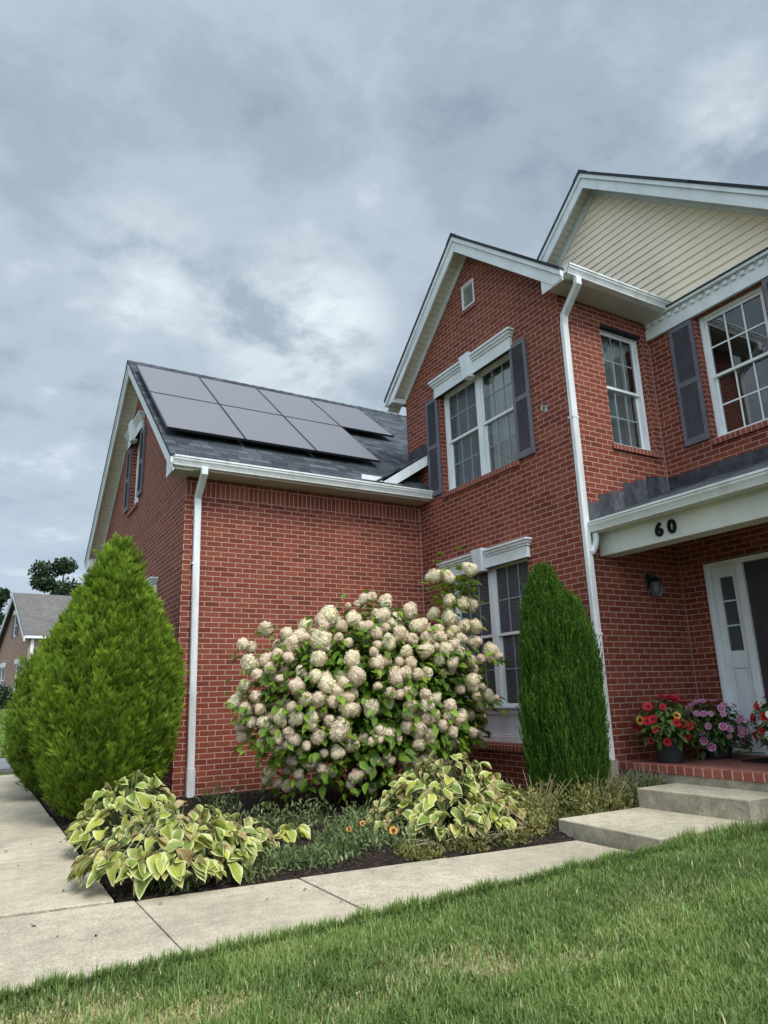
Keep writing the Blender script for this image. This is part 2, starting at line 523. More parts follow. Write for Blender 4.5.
def m_porch():
    t = NT("brick porch paving")
    p = t.obj()
    bt = t.n("ShaderNodeTexBrick", i_Scale=1.0)
    bt.offset = 0.5
    for k, v in (("Color1", (0.20, 0.062, 0.044, 1)), ("Color2", (0.27, 0.085, 0.06, 1)), ("Mortar", (0.32, 0.24, 0.20, 1))):
        bt.inputs[k].default_value = v
    bt.inputs["Mortar Size"].default_value = 0.005
    bt.inputs["Brick Width"].default_value = 0.2032
    bt.inputs["Row Height"].default_value = 0.1016
    t.l(p, bt.inputs["Vector"])
    c = t.mix(0.7, bt.outputs["Color"], t.ramp(t.noise(p, 5.0, 6, 0.7), [(0.3, (0.6, 0.6, 0.6, 1)), (0.7, (1.2, 1.2, 1.2, 1))]), "MULTIPLY")
    t.bump(t.math("MULTIPLY", bt.outputs["Fac"], -1.0), 0.5, 0.004)
    return t.set(c, 0.7, 0.3)
M["porch"] = m_porch()

def m_rowlock():
    t = NT("rowlock brick edging")
    uv = t.uv()
    bt = t.n("ShaderNodeTexBrick", i_Scale=1.0)
    bt.offset = 0.0
    for k, v in (("Color1", (0.22, 0.058, 0.040, 1)), ("Color2", (0.30, 0.088, 0.060, 1)), ("Mortar", (0.46, 0.34, 0.29, 1))):
        bt.inputs[k].default_value = v
    bt.inputs["Mortar Size"].default_value = 0.005
    bt.inputs["Brick Width"].default_value = 0.0677
    bt.inputs["Row Height"].default_value = 5.0
    t.l(t.mapping(uv, (1, 1, 1), (0, 2.5, 0)), bt.inputs["Vector"])
    c = t.mix(0.6, bt.outputs["Color"], t.ramp(t.noise(uv, 60.0, 4, 0.7), [(0.3, (0.6, 0.6, 0.6, 1)), (0.7, (1.2, 1.2, 1.2, 1))]), "MULTIPLY")
    t.bump(t.math("MULTIPLY", bt.outputs["Fac"], -1.0), 0.5, 0.005)
    return t.set(c, 0.8, 0.25)
M["rowlock"] = m_rowlock()

def m_edge():
    t = NT("porch edge bricks")
    uv = t.uv()
    bt = t.n("ShaderNodeTexBrick", i_Scale=1.0)
    bt.offset = 0.0
    for k, v in (("Color1", (0.24, 0.062, 0.042, 1)), ("Color2", (0.33, 0.10, 0.068, 1)), ("Mortar", (0.50, 0.38, 0.32, 1))):
        bt.inputs[k].default_value = v
    bt.inputs["Mortar Size"].default_value = 0.006
    bt.inputs["Brick Width"].default_value = 0.1016
    bt.inputs["Row Height"].default_value = 5.0
    t.l(t.mapping(uv, (1, 1, 1), (0, 2.5, 0)), bt.inputs["Vector"])
    c = t.mix(0.6, bt.outputs["Color"], t.ramp(t.noise(uv, 40.0, 4, 0.7), [(0.3, (0.6, 0.6, 0.6, 1)), (0.7, (1.2, 1.2, 1.2, 1))]), "MULTIPLY")
    t.bump(t.math("MULTIPLY", bt.outputs["Fac"], -1.0), 0.5, 0.005)
    return t.set(c, 0.8, 0.25)
M["edge"] = m_edge()

def m_ground():
    t = NT("lawn soil and turf")
    p = t.obj()
    a = t.noise(p, 0.6, 6, 0.7); b = t.noise(p, 14.0, 5, 0.8)
    c = t.ramp(a, [(0.25, (0.045, 0.068, 0.022, 1)), (0.75, (0.115, 0.135, 0.048, 1)), (0.5, (0.072, 0.102, 0.034, 1))])
    c = t.mix(0.75, c, t.ramp(b, [(0.3, (0.45, 0.45, 0.45, 1)), (0.7, (1.4, 1.4, 1.3, 1))]), "MULTIPLY")
    t.bump(b, 0.8, 0.03)
    return t.set(c, 0.95, 0.1)
M["ground"] = m_ground()

def m_mulch():
    t = NT("dark bark mulch")
    p = t.obj()
    v = t.n("ShaderNodeTexVoronoi", i_Scale=38.0); t.l(t.mapping(p, (1, 1.8, 1)), v.inputs["Vector"])
    c = t.ramp(v.outputs["Color"], [(0.1, (0.014, 0.010, 0.008, 1)), (0.9, (0.060, 0.042, 0.032, 1))])
    c = t.mix(0.6, c, t.ramp(t.noise(p, 3.0, 5), [(0.3, (0.55, 0.55, 0.55, 1)), (0.7, (1.3, 1.25, 1.2, 1))]), "MULTIPLY")
    t.bump(v.outputs["Distance"], 0.9, 0.03)
    return t.set(c, 0.95, 0.1)
M["mulch"] = m_mulch()
M["chip"] = m_leaf("mulch chips", [(0.0, (0.012, 0.009, 0.008, 1)), (1.0, (0.16, 0.11, 0.08, 1)), (0.7, (0.045, 0.030, 0.023, 1))], trans=0.0, rough=0.9)
M["asphalt"] = m_concrete("pale drive surface", (0.24, 0.245, 0.25))

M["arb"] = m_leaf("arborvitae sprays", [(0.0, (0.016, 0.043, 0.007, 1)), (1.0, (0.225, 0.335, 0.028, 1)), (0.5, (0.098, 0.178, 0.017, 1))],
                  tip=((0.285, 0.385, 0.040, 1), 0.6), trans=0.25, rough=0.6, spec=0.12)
M["yew"] = m_leaf("upright shrub needles", [(0.0, (0.014, 0.042, 0.008, 1)), (1.0, (0.105, 0.20, 0.024, 1)), (0.5, (0.048, 0.110, 0.014, 1))],
                  tip=((0.145, 0.24, 0.034, 1), 0.5), trans=0.2, rough=0.65, spec=0.08)
M["hyd_leaf"] = m_leaf("hydrangea leaves", [(0.0, (0.030, 0.070, 0.011, 1)), (1.0, (0.29, 0.39, 0.034, 1)), (0.55, (0.130, 0.225, 0.020, 1))],
                       trans=0.3, rough=0.45)
M["hosta"] = m_leaf("variegated hosta leaves", [(0.0, (0.095, 0.160, 0.035, 1)), (1.0, (0.46, 0.46, 0.070, 1)), (0.5, (0.22, 0.285, 0.045, 1))],
                    edge=(0.64, 0.62, 0.30, 1), brown=(0.40, 0.285, 0.135, 1), trans=0.22, rough=0.5)
M["weed"] = m_leaf("low bed weeds", [(0.0, (0.050, 0.080, 0.026, 1)), (1.0, (0.25, 0.27, 0.12, 1)), (0.5, (0.115, 0.155, 0.052, 1))], trans=0.2)
M["thyme"] = m_leaf("yellowing trailing shrub", [(0.0, (0.075, 0.085, 0.022, 1)), (1.0, (0.34, 0.29, 0.105, 1)), (0.5, (0.18, 0.18, 0.050, 1))], trans=0.2)
M["grass"] = m_leaf("grass blades", [(0.0, (0.050, 0.098, 0.020, 1)), (1.0, (0.58, 0.47, 0.28, 1)), (0.55, (0.175, 0.270, 0.060, 1)), (0.8, (0.34, 0.35, 0.13, 1))],
                    tip=((0.25, 0.32, 0.10, 1), 0.45), trans=0.25, rough=0.45)
M["pot_leaf"] = m_leaf("potted plant leaves", [(0.0, (0.030, 0.062, 0.014, 1)), (1.0, (0.22, 0.25, 0.085, 1)), (0.5, (0.085, 0.135, 0.030, 1))], trans=0.25)
M["tree_leaf"] = m_leaf("distant tree leaves", [(0.0, (0.016, 0.030, 0.014, 1)), (1.0, (0.055, 0.085, 0.030, 1)), (0.5, (0.030, 0.052, 0.020, 1))], trans=0.2)

def m_bloom(name, stops):
    t = NT(name)
    at = t.n("ShaderNodeAttribute", attribute_name="col")
    sp = t.n("ShaderNodeSeparateColor"); t.l(at.outputs["Color"], sp.inputs[0])
    c = t.ramp(sp.outputs[0], stops)
    t.set(c, 0.6, 0.2)
    tr = t.n("ShaderNodeBsdfTranslucent"); t.l(c, tr.inputs["Color"])
    mx = t.n("ShaderNodeMixShader"); mx.inputs[0].default_value = 0.25
    t.l(t.b.outputs[0], mx.inputs[1]); t.l(tr.outputs[0], mx.inputs[2])
    t.l(mx.outputs[0], t.out.inputs["Surface"])
    return t.m

def m_head():
    t = NT("cream hydrangea florets")
    at = t.n("ShaderNodeAttribute", attribute_name="col")
    sp = t.n("ShaderNodeSeparateColor"); t.l(at.outputs["Color"], sp.inputs[0])
    oi = t.n("ShaderNodeObjectInfo")
    c1 = t.ramp(sp.outputs[0], [(0.0, (0.56, 0.54, 0.28, 1)), (1.0, (0.88, 0.74, 0.60, 1)), (0.5, (0.86, 0.78, 0.55, 1))])
    c = t.mix(t.math("MULTIPLY", oi.outputs["Random"], 0.75), c1, t.ramp(sp.outputs[0], [(0.0, (0.60, 0.44, 0.30, 1)), (1.0, (0.86, 0.68, 0.57, 1))]))
    t.set(c, 0.7, 0.15)
    tr = t.n("ShaderNodeBsdfTranslucent"); t.l(c, tr.inputs["Color"])
    mx = t.n("ShaderNodeMixShader"); mx.inputs[0].default_value = 0.25
    t.l(t.b.outputs[0], mx.inputs[1]); t.l(tr.outputs[0], mx.inputs[2])
    t.l(mx.outputs[0], t.out.inputs["Surface"])
    return t.m
M["head"] = m_head()
M["red"] = m_bloom("red petals", [(0.0, (0.10, 0.004, 0.008, 1)), (1.0, (0.52, 0.022, 0.030, 1))])
M["orange"] = m_bloom("yellow orange petals", [(0.0, (0.10, 0.02, 0.008, 1)), (0.35, (0.12, 0.02, 0.008, 1)), (0.5, (0.62, 0.24, 0.03, 1)), (1.0, (0.72, 0.42, 0.10, 1))])
M["pink"] = m_bloom("pink petunia petals", [(0.0, (0.50, 0.42, 0.30, 1)), (0.16, (0.30, 0.02, 0.12, 1)), (0.5, (0.48, 0.08, 0.26, 1)), (1.0, (0.70, 0.46, 0.60, 1))])
M["white_bloom"] = m_bloom("white petals", [(0.0, (0.5, 0.42, 0.12, 1)), (0.3, (0.72, 0.70, 0.62, 1)), (1.0, (0.76, 0.75, 0.70, 1))])

# ------------------------------------------------------------------ the brick house
W0, W1, W2, W3, W4 = FX(2.23), FY(9.055), FX(5.981), FY(5.66), FX(7.665)
house = empty("brick_house", (2.23, 9.055, 0), "red brick two storey house with white trim and the number 60 over its porch", "house")
BASE = -1.35
V0 = 58 * RH - 2.70            # brick courses line up with the soldier course

def clip_poly(P, line):
    """keep the part of polygon P [(u,z)] below the line z <= a + b*u"""
    a, b = line
    out = []
    for i in range(len(P)):
        p, q = P[i], P[(i + 1) % len(P)]
        fp, fq = p[1] - a - b * p[0], q[1] - a - b * q[0]
        if fp <= 1e-9: out.append(p)
        if (fp < -1e-9 and fq > 1e-9) or (fp > 1e-9 and fq < -1e-9):
            s = fp / (fp - fq)
            out.append((p[0] + (q[0] - p[0]) * s, p[1] + (q[1] - p[1]) * s))
    return out

def wall(fr, u0, u1, z0, z1, holes=(), bands=(), lines=(), recess=0.12, mat="brick", parent=None, thick=0.0):
    mb = MB()
    us = sorted({u0, u1, *[h[0] for h in holes], *[h[1] for h in holes]})
    zs = sorted({z0, z1, *[h[2] for h in holes], *[h[3] for h in holes], *[b for bb in bands for b in bb]})
    for i in range(len(us) - 1):
        for j in range(len(zs) - 1):
            a, b, c, d = us[i], us[i + 1], zs[j], zs[j + 1]
            mu, mz = (a + b) / 2, (c + d) / 2
            if any(h[0] < mu < h[1] and h[2] < mz < h[3] for h in holes): continue
            P = [(a, c), (b, c), (b, d), (a, d)]
            for ln in lines: P = clip_poly(P, ln) if P else P
            if len(P) < 3: continue
            band = any(x[0] < mz < x[1] for x in bands)
            if band: mb.bands.append(len(mb.f))
            uv = [(z - 2.70 + BW, u) if band else (u, z + V0) for u, z in P]
            mb.poly([fr(u, 0, z) for u, z in P], uv)
    for (a, b, c, d) in holes:
        r = recess
        mb.poly([fr(a, 0, c), fr(a, -r, c), fr(a, -r, d), fr(a, 0, d)], [(0, c + V0), (r, c + V0), (r, d + V0), (0, d + V0)])
        mb.poly([fr(b, -r, c), fr(b, 0, c), fr(b, 0, d), fr(b, -r, d)], [(0, c + V0), (r, c + V0), (r, d + V0), (0, d + V0)])
        mb.poly([fr(a, 0, d), fr(a, -r, d), fr(b, -r, d), fr(b, 0, d)], [(a, 0.01), (a, r), (b, r), (b, 0.01)])
        mb.poly([fr(a, -r, c), fr(a, 0, c), fr(b, 0, c), fr(b, -r, c)], [(a, 0.01), (a, r), (b, r), (b, 0.01)])
    o = mb.build("wall", M[mat], parent if parent else house, solid=False)
    if mb.bands:
        o.data.materials.append(M["soldier"])
        for i in mb.bands: o.data.polygons[i].material_index = 1
    return o

def slat_curtain(fr, u0, u1, z0, z1, n, amp=0.02, pitch=0.09):
    mb = MB()
    k = max(4, int((u1 - u0) / 0.012))
    pts = [(u0 + (u1 - u0) * i / k, n + amp * math.sin(i * 2 * PI * 0.012 / pitch + 0.7 * math.sin(i * 0.31)) ) for i in range(k + 1)]
    for i in range(k):
        a, b = pts[i], pts[i + 1]
        mb.poly([fr(a[0], a[1], z0), fr(b[0], b[1], z0), fr(b[0], b[1], z1), fr(a[0], a[1], z1)])
    return mb

def window(fr, o, units, cols=3, rows=2, nf=-0.095, curtain=None, glass=None, apron=0.0, jamb=0.055, front=False):
    """double hung window set in the opening o = (u0, u1, z0, z1)"""
    u0, u1, z0, z1 = o
    e = 0.004
    mb = MB()
    j = jamb
    zb = z0 + apron
    mb.box(fr, u0 + e, u0 + j, nf - 0.07, nf + 0.012, zb + 0.03, z1 - e)
    mb.box(fr, u1 - j, u1 - e, nf - 0.07, nf + 0.012, zb + 0.03, z1 - e)
    mb.box(fr, u0 + j, u1 - j, nf - 0.07, nf + 0.010, z1 - 0.05, z1 - e)
    mb.box(fr, u0 + e, u1 - e, nf - 0.07, nf + 0.040, zb + 0.004, zb + 0.03)
    n = len(units)
    wm = 0.10
    span = (u1 - u0 - 2 * j - wm * (n - 1)) / n
    for i in range(n - 1):
        a = u0 + j + span * (i + 1) + wm * i
        mb.box(fr, a, a + wm, nf - 0.07, nf + 0.012, zb + 0.03, z1 - 0.05)
    fo = mb.build("window", M["vinyl"], house, bevel=0.004)
    if apron:
        ap = MB()
        ap.box(fr, u0 + e, u1 - e, nf - 0.05, nf - 0.005, z0 + 0.09, zb)
        ap.box(fr, u0 + e, u1 - e, nf - 0.004, nf + 0.014, zb - 0.07, zb - 0.002)
        ap.box(fr, u0 + e, u1 - e, nf - 0.004, nf + 0.030, z0 + 0.004, z0 + 0.085)
        ap.build("apron_panel", M["white"], fo, bevel=0.004)
    zm = (zb + 0.03 + z1 - 0.05) / 2
    for i in range(n):
        a = u0 + j + (span + wm) * i
        b = a + span
        for k, (c, d, off) in enumerate(((zm - 0.02, z1 - 0.05, -0.012), (zb + 0.032, zm + 0.02, -0.045))):
            w = 0.038
            nn = nf + off
            s = MB()
            s.box(fr, a + 0.002, a + w, nn - 0.03, nn, c, d)
            s.box(fr, b - w, b - 0.002, nn - 0.03, nn, c, d)
            s.box(fr, a + w, b - w, nn - 0.03, nn - 0.001, c, c + w)
            s.box(fr, a + w, b - w, nn - 0.03, nn - 0.001, d - w, d)
            s.build("sash", M["vinyl"], fo, bevel=0.003)
            p = MB()
            p.poly([fr(a + w, nn - 0.014, c + w), fr(b - w, nn - 0.014, c + w), fr(b - w, nn - 0.014, d - w), fr(a + w, nn - 0.014, d - w)])
            p.build("pane", M[units[i][0]], fo, solid=False)
            g = MB()
            mw = 0.010 if front else 0.009
            nn = nn + 0.012
            for q in range(1, cols):
                x = a + w + (b - a - 2 * w) * q / cols
                g.box(fr, x - mw, x + mw, nn - 0.024, nn - 0.016, c + w, d - w)
            for q in range(1, rows):
                z = c + w + (d - c - 2 * w) * q / rows
                g.box(fr, a + w, b - w, nn - 0.0235, nn - 0.0165, z - mw, z + mw)
            g.build("grille", M["vinyl" if front else "grid"], fo)
        if units[i][1]:
            cm = slat_curtain(fr, a + 0.02, b - 0.02, zb + 0.05, z1 - 0.06, nf - 0.16, 0.022, 0.10 + 0.02 * i)
            cm.build("curtain", M[units[i][1]], fo, solid=False, smooth=True)
    return fo

def shutter(fr, u0, u1, z0, z1):
    mb = MB()
    st = 0.045
    mb.box(fr, u0, u0 + st, 0.004, 0.042, z0, z1)
    mb.box(fr, u1 - st, u1, 0.004, 0.042, z0, z1)
    zm = (z0 + z1) / 2
    for a, b in ((z0, z0 + 0.085), (zm - 0.035, zm + 0.035), (z1 - 0.065, z1)):
        mb.box(fr, u0 + st, u1 - st, 0.004, 0.040, a, b)
    mb.box(fr, u0 + st, u1 - st, 0.003, 0.010, z0 + 0.08, z1 - 0.06)
    o = mb.build("shutter", M["shutter"], house, bevel=0.003)
    lv = MB()
    for a, b in ((z0 + 0.085, zm - 0.035), (zm + 0.035, z1 - 0.065)):
        n = max(3, int(round((b - a) / 0.030)))
        h = (b - a) / n
        for i in range(n):
            z = a + i * h
            A = [fr(u0 + st, 0.034, z + 0.002), fr(u0 + st, 0.038, z + 0.006), fr(u0 + st, 0.016, z + h + 0.004), fr(u0 + st, 0.012, z + h)]
            B = [fr(u1 - st, 0.034, z + 0.002), fr(u1 - st, 0.038, z + 0.006), fr(u1 - st, 0.016, z + h + 0.004), fr(u1 - st, 0.012, z + h)]
            lv.prism(A, B)
    lv.build("louvers", M["shutter"], o)
    return o

def window_head(fr, u0, u1, z0, z1, key=True, keyw=0.21):
    """flat board with a stepped crown and a keystone"""
    mb = MB()
    h = z1 - z0
    mb.box(fr, u0 + 0.05, u1 - 0.05, 0.003, 0.055, z0, z0 + h * 0.62)
    mb.box(fr, u0 + 0.045, u1 - 0.045, 0.003, 0.064, z0, z0 + 0.025)
    for k, (e, d, a, b) in enumerate(((0.03, 0.075, 0.62, 0.74), (0.012, 0.098, 0.74, 0.88), (-0.012, 0.122, 0.88, 1.0))):
        mb.box(fr, u0 + e, u1 - e, 0.003, d, z0 + h * a, z0 + h * b)
    o = mb.build("window_head", M["white"], house, bevel=0.005)
    if key:
        c = (u0 + u1) / 2
        kb = MB()
        lo, hi = keyw * 0.36, keyw * 0.56
        zz0, zz1 = z0 - 0.035, z1 + 0.03
        A = [fr(c - lo, 0.004, zz0), fr(c + lo, 0.004, zz0), fr(c + hi, 0.004, zz1), fr(c - hi, 0.004, zz1)]
        B = [fr(c - lo, 0.118, zz0), fr(c + lo, 0.118, zz0), fr(c + hi, 0.150, zz1), fr(c - hi, 0.150, zz1)]
        kb.prism(A, B)
        kb.build("keystone", M["white"], o, bevel=0.006)
    return o

def rowlock(fr, u0, u1, z1, h=0.085, d=0.035, back=-0.10):
    mb = MB()
    A = [fr(u0, back, z1 - h), fr(u0, d, z1 - h), fr(u0, d, z1 - 0.018), fr(u0, back, z1)]
    B = [fr(u1, back, z1 - h), fr(u1, d, z1 - h), fr(u1, d, z1 - 0.018), fr(u1, back, z1)]
    mb.prism(A, B)
    # brick joints run along u
    return mb.build("brick_sill", M["rowlock"], house)

# --- openings (u, z relative to the eye)
o_up = (-8.345, -6.62, 2.995, 4.64)
o_lo = (-8.345, -6.62, -0.62, 1.74)
o_w3 = (6.712, 7.508, 3.015, 4.705)
o_w4 = (-4.93, -4.02, 2.975, 4.66)
o_w0 = (-13.25, -12.42, 3.47, 4.86)
o_w0b = (-11.85, -10.62, 0.0, 1.58)
o_door = (-5.325, -3.36, -0.745, 1.47)
vent_o = (-7.61, -7.30, 5.72, 6.13)

G1 = dict(yc=12.66, zr=6.27, s=0.79, yf=8.68, yb=16.64)      # garage wing
G2 = dict(yc=7.41, zr=6.88, s=0.88, yf=5.30, yb=9.585)        # projecting gable
G3 = dict(yc=6.22, zr=7.80, s=0.853, yf=2.92, yb=9.52)        # upper gable over the porch
def under(g, drop):           # wall top lines for a frame that uses u = -y
    return [
        (g["zr"] - drop + g["s"] * g["yc"], g["s"]),          # z <= zr - s*(y - yc) with y = -u on the far side
        (g["zr"] - drop - g["s"] * g["yc"], -g["s"])]         # z <= zr + s*(y - yc)

SOL = (2.70, 2.70 + 3 * RH)
wall(W1, 2.23, 5.981, BASE, 3.02, bands=[SOL])
wall(W0, -16.30, -9.055, BASE, 6.2, holes=[o_w0, o_w0b], bands=[SOL], lines=under(G1, 0.10))
wall(W2, -9.338, -5.66, BASE, 6.8, holes=[o_up, o_lo, vent_o], lines=under(G2, 0.10))
wall(W3, 5.981, 7.665, BASE, 5.02, holes=[o_w3])
wall(W4, -5.66, 1.5, BASE, 5.0, holes=[o_w4, o_door])
# unseen sides close the shell
wall(FY(16.30), 2.23, 9.0, BASE, 3.1)
wall(FX(9.0), -16.30, -9.338, BASE, 6.2, lines=under(G1, 0.10))
wall(FY(9.338), 5.981, 15.0, BASE, 5.0)
wall(FY(-1.5), 7.665, 15.0, BASE, 5.0)
wall(FX(15.0), -9.338, 1.5, BASE, 5.0)

# mortar line at the inner corners is the brick itself; small sealant strips as in the photo
for fr, u in ((W1, 5.975), (W3, 7.659)):
    b = MB(); b.box(fr, u - 0.006, u + 0.005, 0.001, 0.006, -1.1, 2.9 if u < 6.5 else 4.6)
    b.build("sealant_joint", M["sealant"], house)

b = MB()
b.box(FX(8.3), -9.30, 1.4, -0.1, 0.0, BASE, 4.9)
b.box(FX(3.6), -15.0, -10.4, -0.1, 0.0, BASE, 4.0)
b.build("room_shade_wall", M["dark"], house)  # near-black sheets added so the rooms behind the glass read unlit

# --- windows
window(W2, o_up, [("glass_screen", "curtain_grey"), ("glass", "curtain")], cols=3, rows=2)
window(W2, o_lo, [("glass_screen", None), ("glass_screen", None)], cols=3, rows=2, apron=0.42)
window(W3, o_w3, [("glass", "curtain_grey")], cols=3, rows=2, nf=-0.085)
window(W4, o_w4, [("glass", None)], cols=3, rows=2, front=True)
window(W0, o_w0, [("glass", None)], cols=3, rows=2)
window(W0, o_w0b, [("glass", None)], cols=3, rows=2)
rowlock(W2, -8.37, -6.595, 2.992)
rowlock(W2, -8.37, -6.595, -0.624)
rowlock(W3, 6.68, 7.54, 3.012)
rowlock(W4, -4.96, -3.99, 2.972)
rowlock(W0, -13.28, -12.39, 3.467)
rowlock(W0, -11.88, -10.59, -0.003)
# near-black strips painting the steel's shadow over the openings without a head
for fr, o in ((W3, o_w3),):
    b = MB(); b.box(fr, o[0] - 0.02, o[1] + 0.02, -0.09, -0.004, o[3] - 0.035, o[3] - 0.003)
    b.build("lintel_shadow", M["dark"], house)
window_head(W2, -8.47, -6.50, 4.56, 4.86)
window_head(W2, -8.47, -6.50, 1.655, 1.90)
window_head(W0, -13.62, -12.22, 4.80, 5.12, keyw=0.26)
window_head(W0, -12.05, -10.42, 1.56, 1.80)
shutter(W2, -8.700, -8.385, 2.99, 4.60)
shutter(W2, -6.600, -6.285, 2.97, 4.62)
shutter(W4, -5.310, -4.965, 2.985, 4.64)
shutter(W4, -3.985, -3.645, 2.985, 4.64)
shutter(W0, -13.64, -13.30, 3.53, 4.78)
shutter(W0, -12.37, -12.04, 3.53, 4.78)

# gable vent
b = MB()
u0, u1, z0, z1 = vent_o
for q in ((u0 + .003, u0 + .03, z0 + .003, z1 - .003), (u1 - .03, u1 - .003, z0 + .003, z1 - .003), (u0 + .03, u1 - .03, z0 + .003, z0 + .03), (u0 + .03, u1 - .03, z1 - .03, z1 - .003)):
    b.box(W2, q[0], q[1], -0.06, 0.006, q[2], q[3])
vo = b.build("gable_vent", M["vinyl"], house, bevel=0.003)
b = MB()
n = 11
for i in range(n):
    z = z0 + 0.035 + (z1 - z0 - 0.07) * i / n
    b.prism([W2(u0 + .03, -0.01, z), W2(u0 + .03, -0.004, z + 0.004), W2(u0 + .03, -0.045, z + 0.038), W2(u0 + .03, -0.05, z + 0.034)],
            [W2(u1 - .03, -0.01, z), W2(u1 - .03, -0.004, z + 0.004), W2(u1 - .03, -0.045, z + 0.038), W2(u1 - .03, -0.05, z + 0.034)])
b.build("louvers", M["vinyl"], vo)
b = MB(); b.box(W2, u0, u1, -0.10, -0.07, z0, z1); b.build("backing", M["dark"], vo)
rowlock(W2, u0 - 0.03, u1 + 0.03, z0 - 0.003, h=0.08, d=0.03, back=-0.05)

# little wall bracket by the upper window
b = MB()
b.box(W2, -6.06, -6.01, 0.003, 0.012, 3.43, 3.53)
b.tube([W2(-6.035, 0.01, 3.50), W2(-6.035, 0.07, 3.515), W2(-6.035, 0.085, 3.47), W2(-6.035, 0.06, 3.44)], 0.009)
b.tube([W2(-6.035, 0.01, 3.46), W2(-6.00, 0.045, 3.45), W2(-5.985, 0.05, 3.42)], 0.008)
b.build("wall_bracket", M["lead_light"], house)

# --- roofs: ridges run along +x
def slope_pts(g, side, x, extra=0.0):
    y = g["yf"] if side < 0 else g["yb"]
    return y, g["zr"] - g["s"] * abs(y - g["yc"])

def roof_plane(mb, g, side, xs, t=0.035, ylim=None, x_of=None):
    """shingle slab on one side; xs = [(y_from, y_to, x0, x1)]"""
    L = math.hypot(1, g["s"])
    for ya, yb, x0, x1 in xs:
        za, zb = g["zr"] - g["s"] * abs(ya - g["yc"]), g["zr"] - g["s"] * abs(yb - g["yc"])
        e = abs(g["yc"] - (g["yf"] if side < 0 else g["yb"]))
        va, vb = (e - abs(ya - g["yc"])) * L, (e - abs(yb - g["yc"])) * L
        top = [(x0, ya, za + H), (x1, ya, za + H), (x1, yb, zb + H), (x0, yb, zb + H)]
        bot = [(p[0], p[1], p[2] - t * L) for p in top]
        mb.poly(top, [(x0, va), (x1, va), (x1, vb), (x0, vb)])
        mb.poly(bot[::-1], [(x0, va), (x1, va), (x1, vb), (x0, vb)])
        for i in range(4):
            j = (i + 1) % 4
            mb.poly([top[i], bot[i], bot[j], top[j]], [(0, 0.05), (0, 0.08), (0.2, 0.08), (0.2, 0.05)])

def strip(mb, g, side, d0, d1, x0, x1, y_in=None, y_out=None, zcut=None):
    """sloping board between drops d0 and d1 below the shingle top"""
    yc = g["yc"]
    ye = g["yf"] if side < 0 else g["yb"]
    if y_out is not None: ye = y_out
    za, zb = g["zr"], g["zr"] - g["s"] * abs(ye - yc)
    P = [(yc, za - d0), (ye, zb - d0)]
    if zcut is not None and zb - d1 < zcut:
        yq = yc + (ye - yc) * ((za - d1 - zcut) / (za - zb))
        P += [(ye, zcut), (yq, zcut), (yc, za - d1)]
    else:
        P += [(ye, zb - d1), (yc, za - d1)]
    mb.prism([(x0, y, z + H) for y, z in P], [(x1, y, z + H) for y, z in P])

def gable(g, x0, xw, x_end, zb, frieze=0.11, board=0.17, splitf=None, splitb=None, yw_f=None, yw_b=None):
    rf = MB()
    roof_plane(rf, g, -1, splitf or [(g["yf"], g["yc"], x0 - 0.012, x_end)])
    roof_plane(rf, g, 1, splitb or [(g["yb"], g["yc"], x0 - 0.012, x_end)])
    roof = rf.build("roof", M["shingle"], house, solid=False)
    cap = MB()
    zr = g["zr"]
    k = int((x_end - x0) / 0.2)
    for i in range(k):
        xa, xb = x0 - 0.014 + (x_end - x0) * i / k, x0 - 0.014 + (x_end - x0) * (i + 1) / k + 0.03
        w = 0.14
        for sgn in (-1, 1):
            p = [(xa, g["yc"], zr + H + 0.016), (xb, g["yc"], zr + H + 0.006), (xb, g["yc"] + sgn * w, zr + H - g["s"] * w + 0.004), (xa, g["yc"] + sgn * w, zr + H - g["s"] * w + 0.014)]
            q = [(a, b, c - 0.02) for a, b, c in p]
            cap.prism(p, q)
    cap.build("ridge_cap", M["shingle"], roof)
    up, lo, sf, fz = MB(), MB(), MB(), MB()
    for sd, yw in ((-1, yw_f), (1, yw_b)):
        strip(up, g, sd, 0.047, 0.125, x0, x0 + 0.06)
        strip(lo, g, sd, 0.126, 0.126 + board, x0 + 0.022, x0 + 0.05, zcut=zb)
        # sloping soffit
        ye = g["yf"] if sd < 0 else g["yb"]
        ydir = 1 if ye > g["yc"] else -1
        a, bb = (g["yc"], zr - 0.20), (ye, zr - 0.20 - g["s"] * abs(ye - g["yc"]))
        L = math.hypot(a[0] - bb[0], a[1] - bb[1])
        sf.poly([(x0 + 0.05, a[0], a[1] + H), (xw, a[0], a[1] + H), (xw, bb[0], bb[1] + H), (x0 + 0.05, bb[0], bb[1] + H)],
                [(0, 0), (0, 1), (L, 1), (L, 0)])
        strip(fz, g, sd, 0.20, 0.20 + frieze, xw - 0.022, xw - 0.002, y_out=yw)
    up.build("drip_board", M["white"], house, bevel=0.003)
    rk = lo.build("rake_board", M["white"], house, bevel=0.003)
    sf.build("rake_soffit", M["soffit"], house, solid=False)
    fz.build("rake_frieze", M["white"], house)
    return roof

def eave_return(g, side, x0, xw, zb, yw, solid=True):
    """boxed end of the eave between wall corner and roof edge"""
    ye = g["yf"] if side < 0 else g["yb"]
    s = -1 if side < 0 else 1
    zt = lambda y: g["zr"] - 0.30 - g["s"] * abs(y - g["yc"])
    mb = MB()
    P = [(yw, zb), (ye, zb), (ye, max(zb + 0.005, zt(ye) + 0.17)), (yw, zt(yw) + 0.05)]
    mb.prism([(x0 + 0.03, y, z + H) for y, z in P], [((xw - 0.003) if solid else (x0 + 0.046), y, z + H) for y, z in P])
    return mb.build("eave_return", M["white"], house, bevel=0.003)

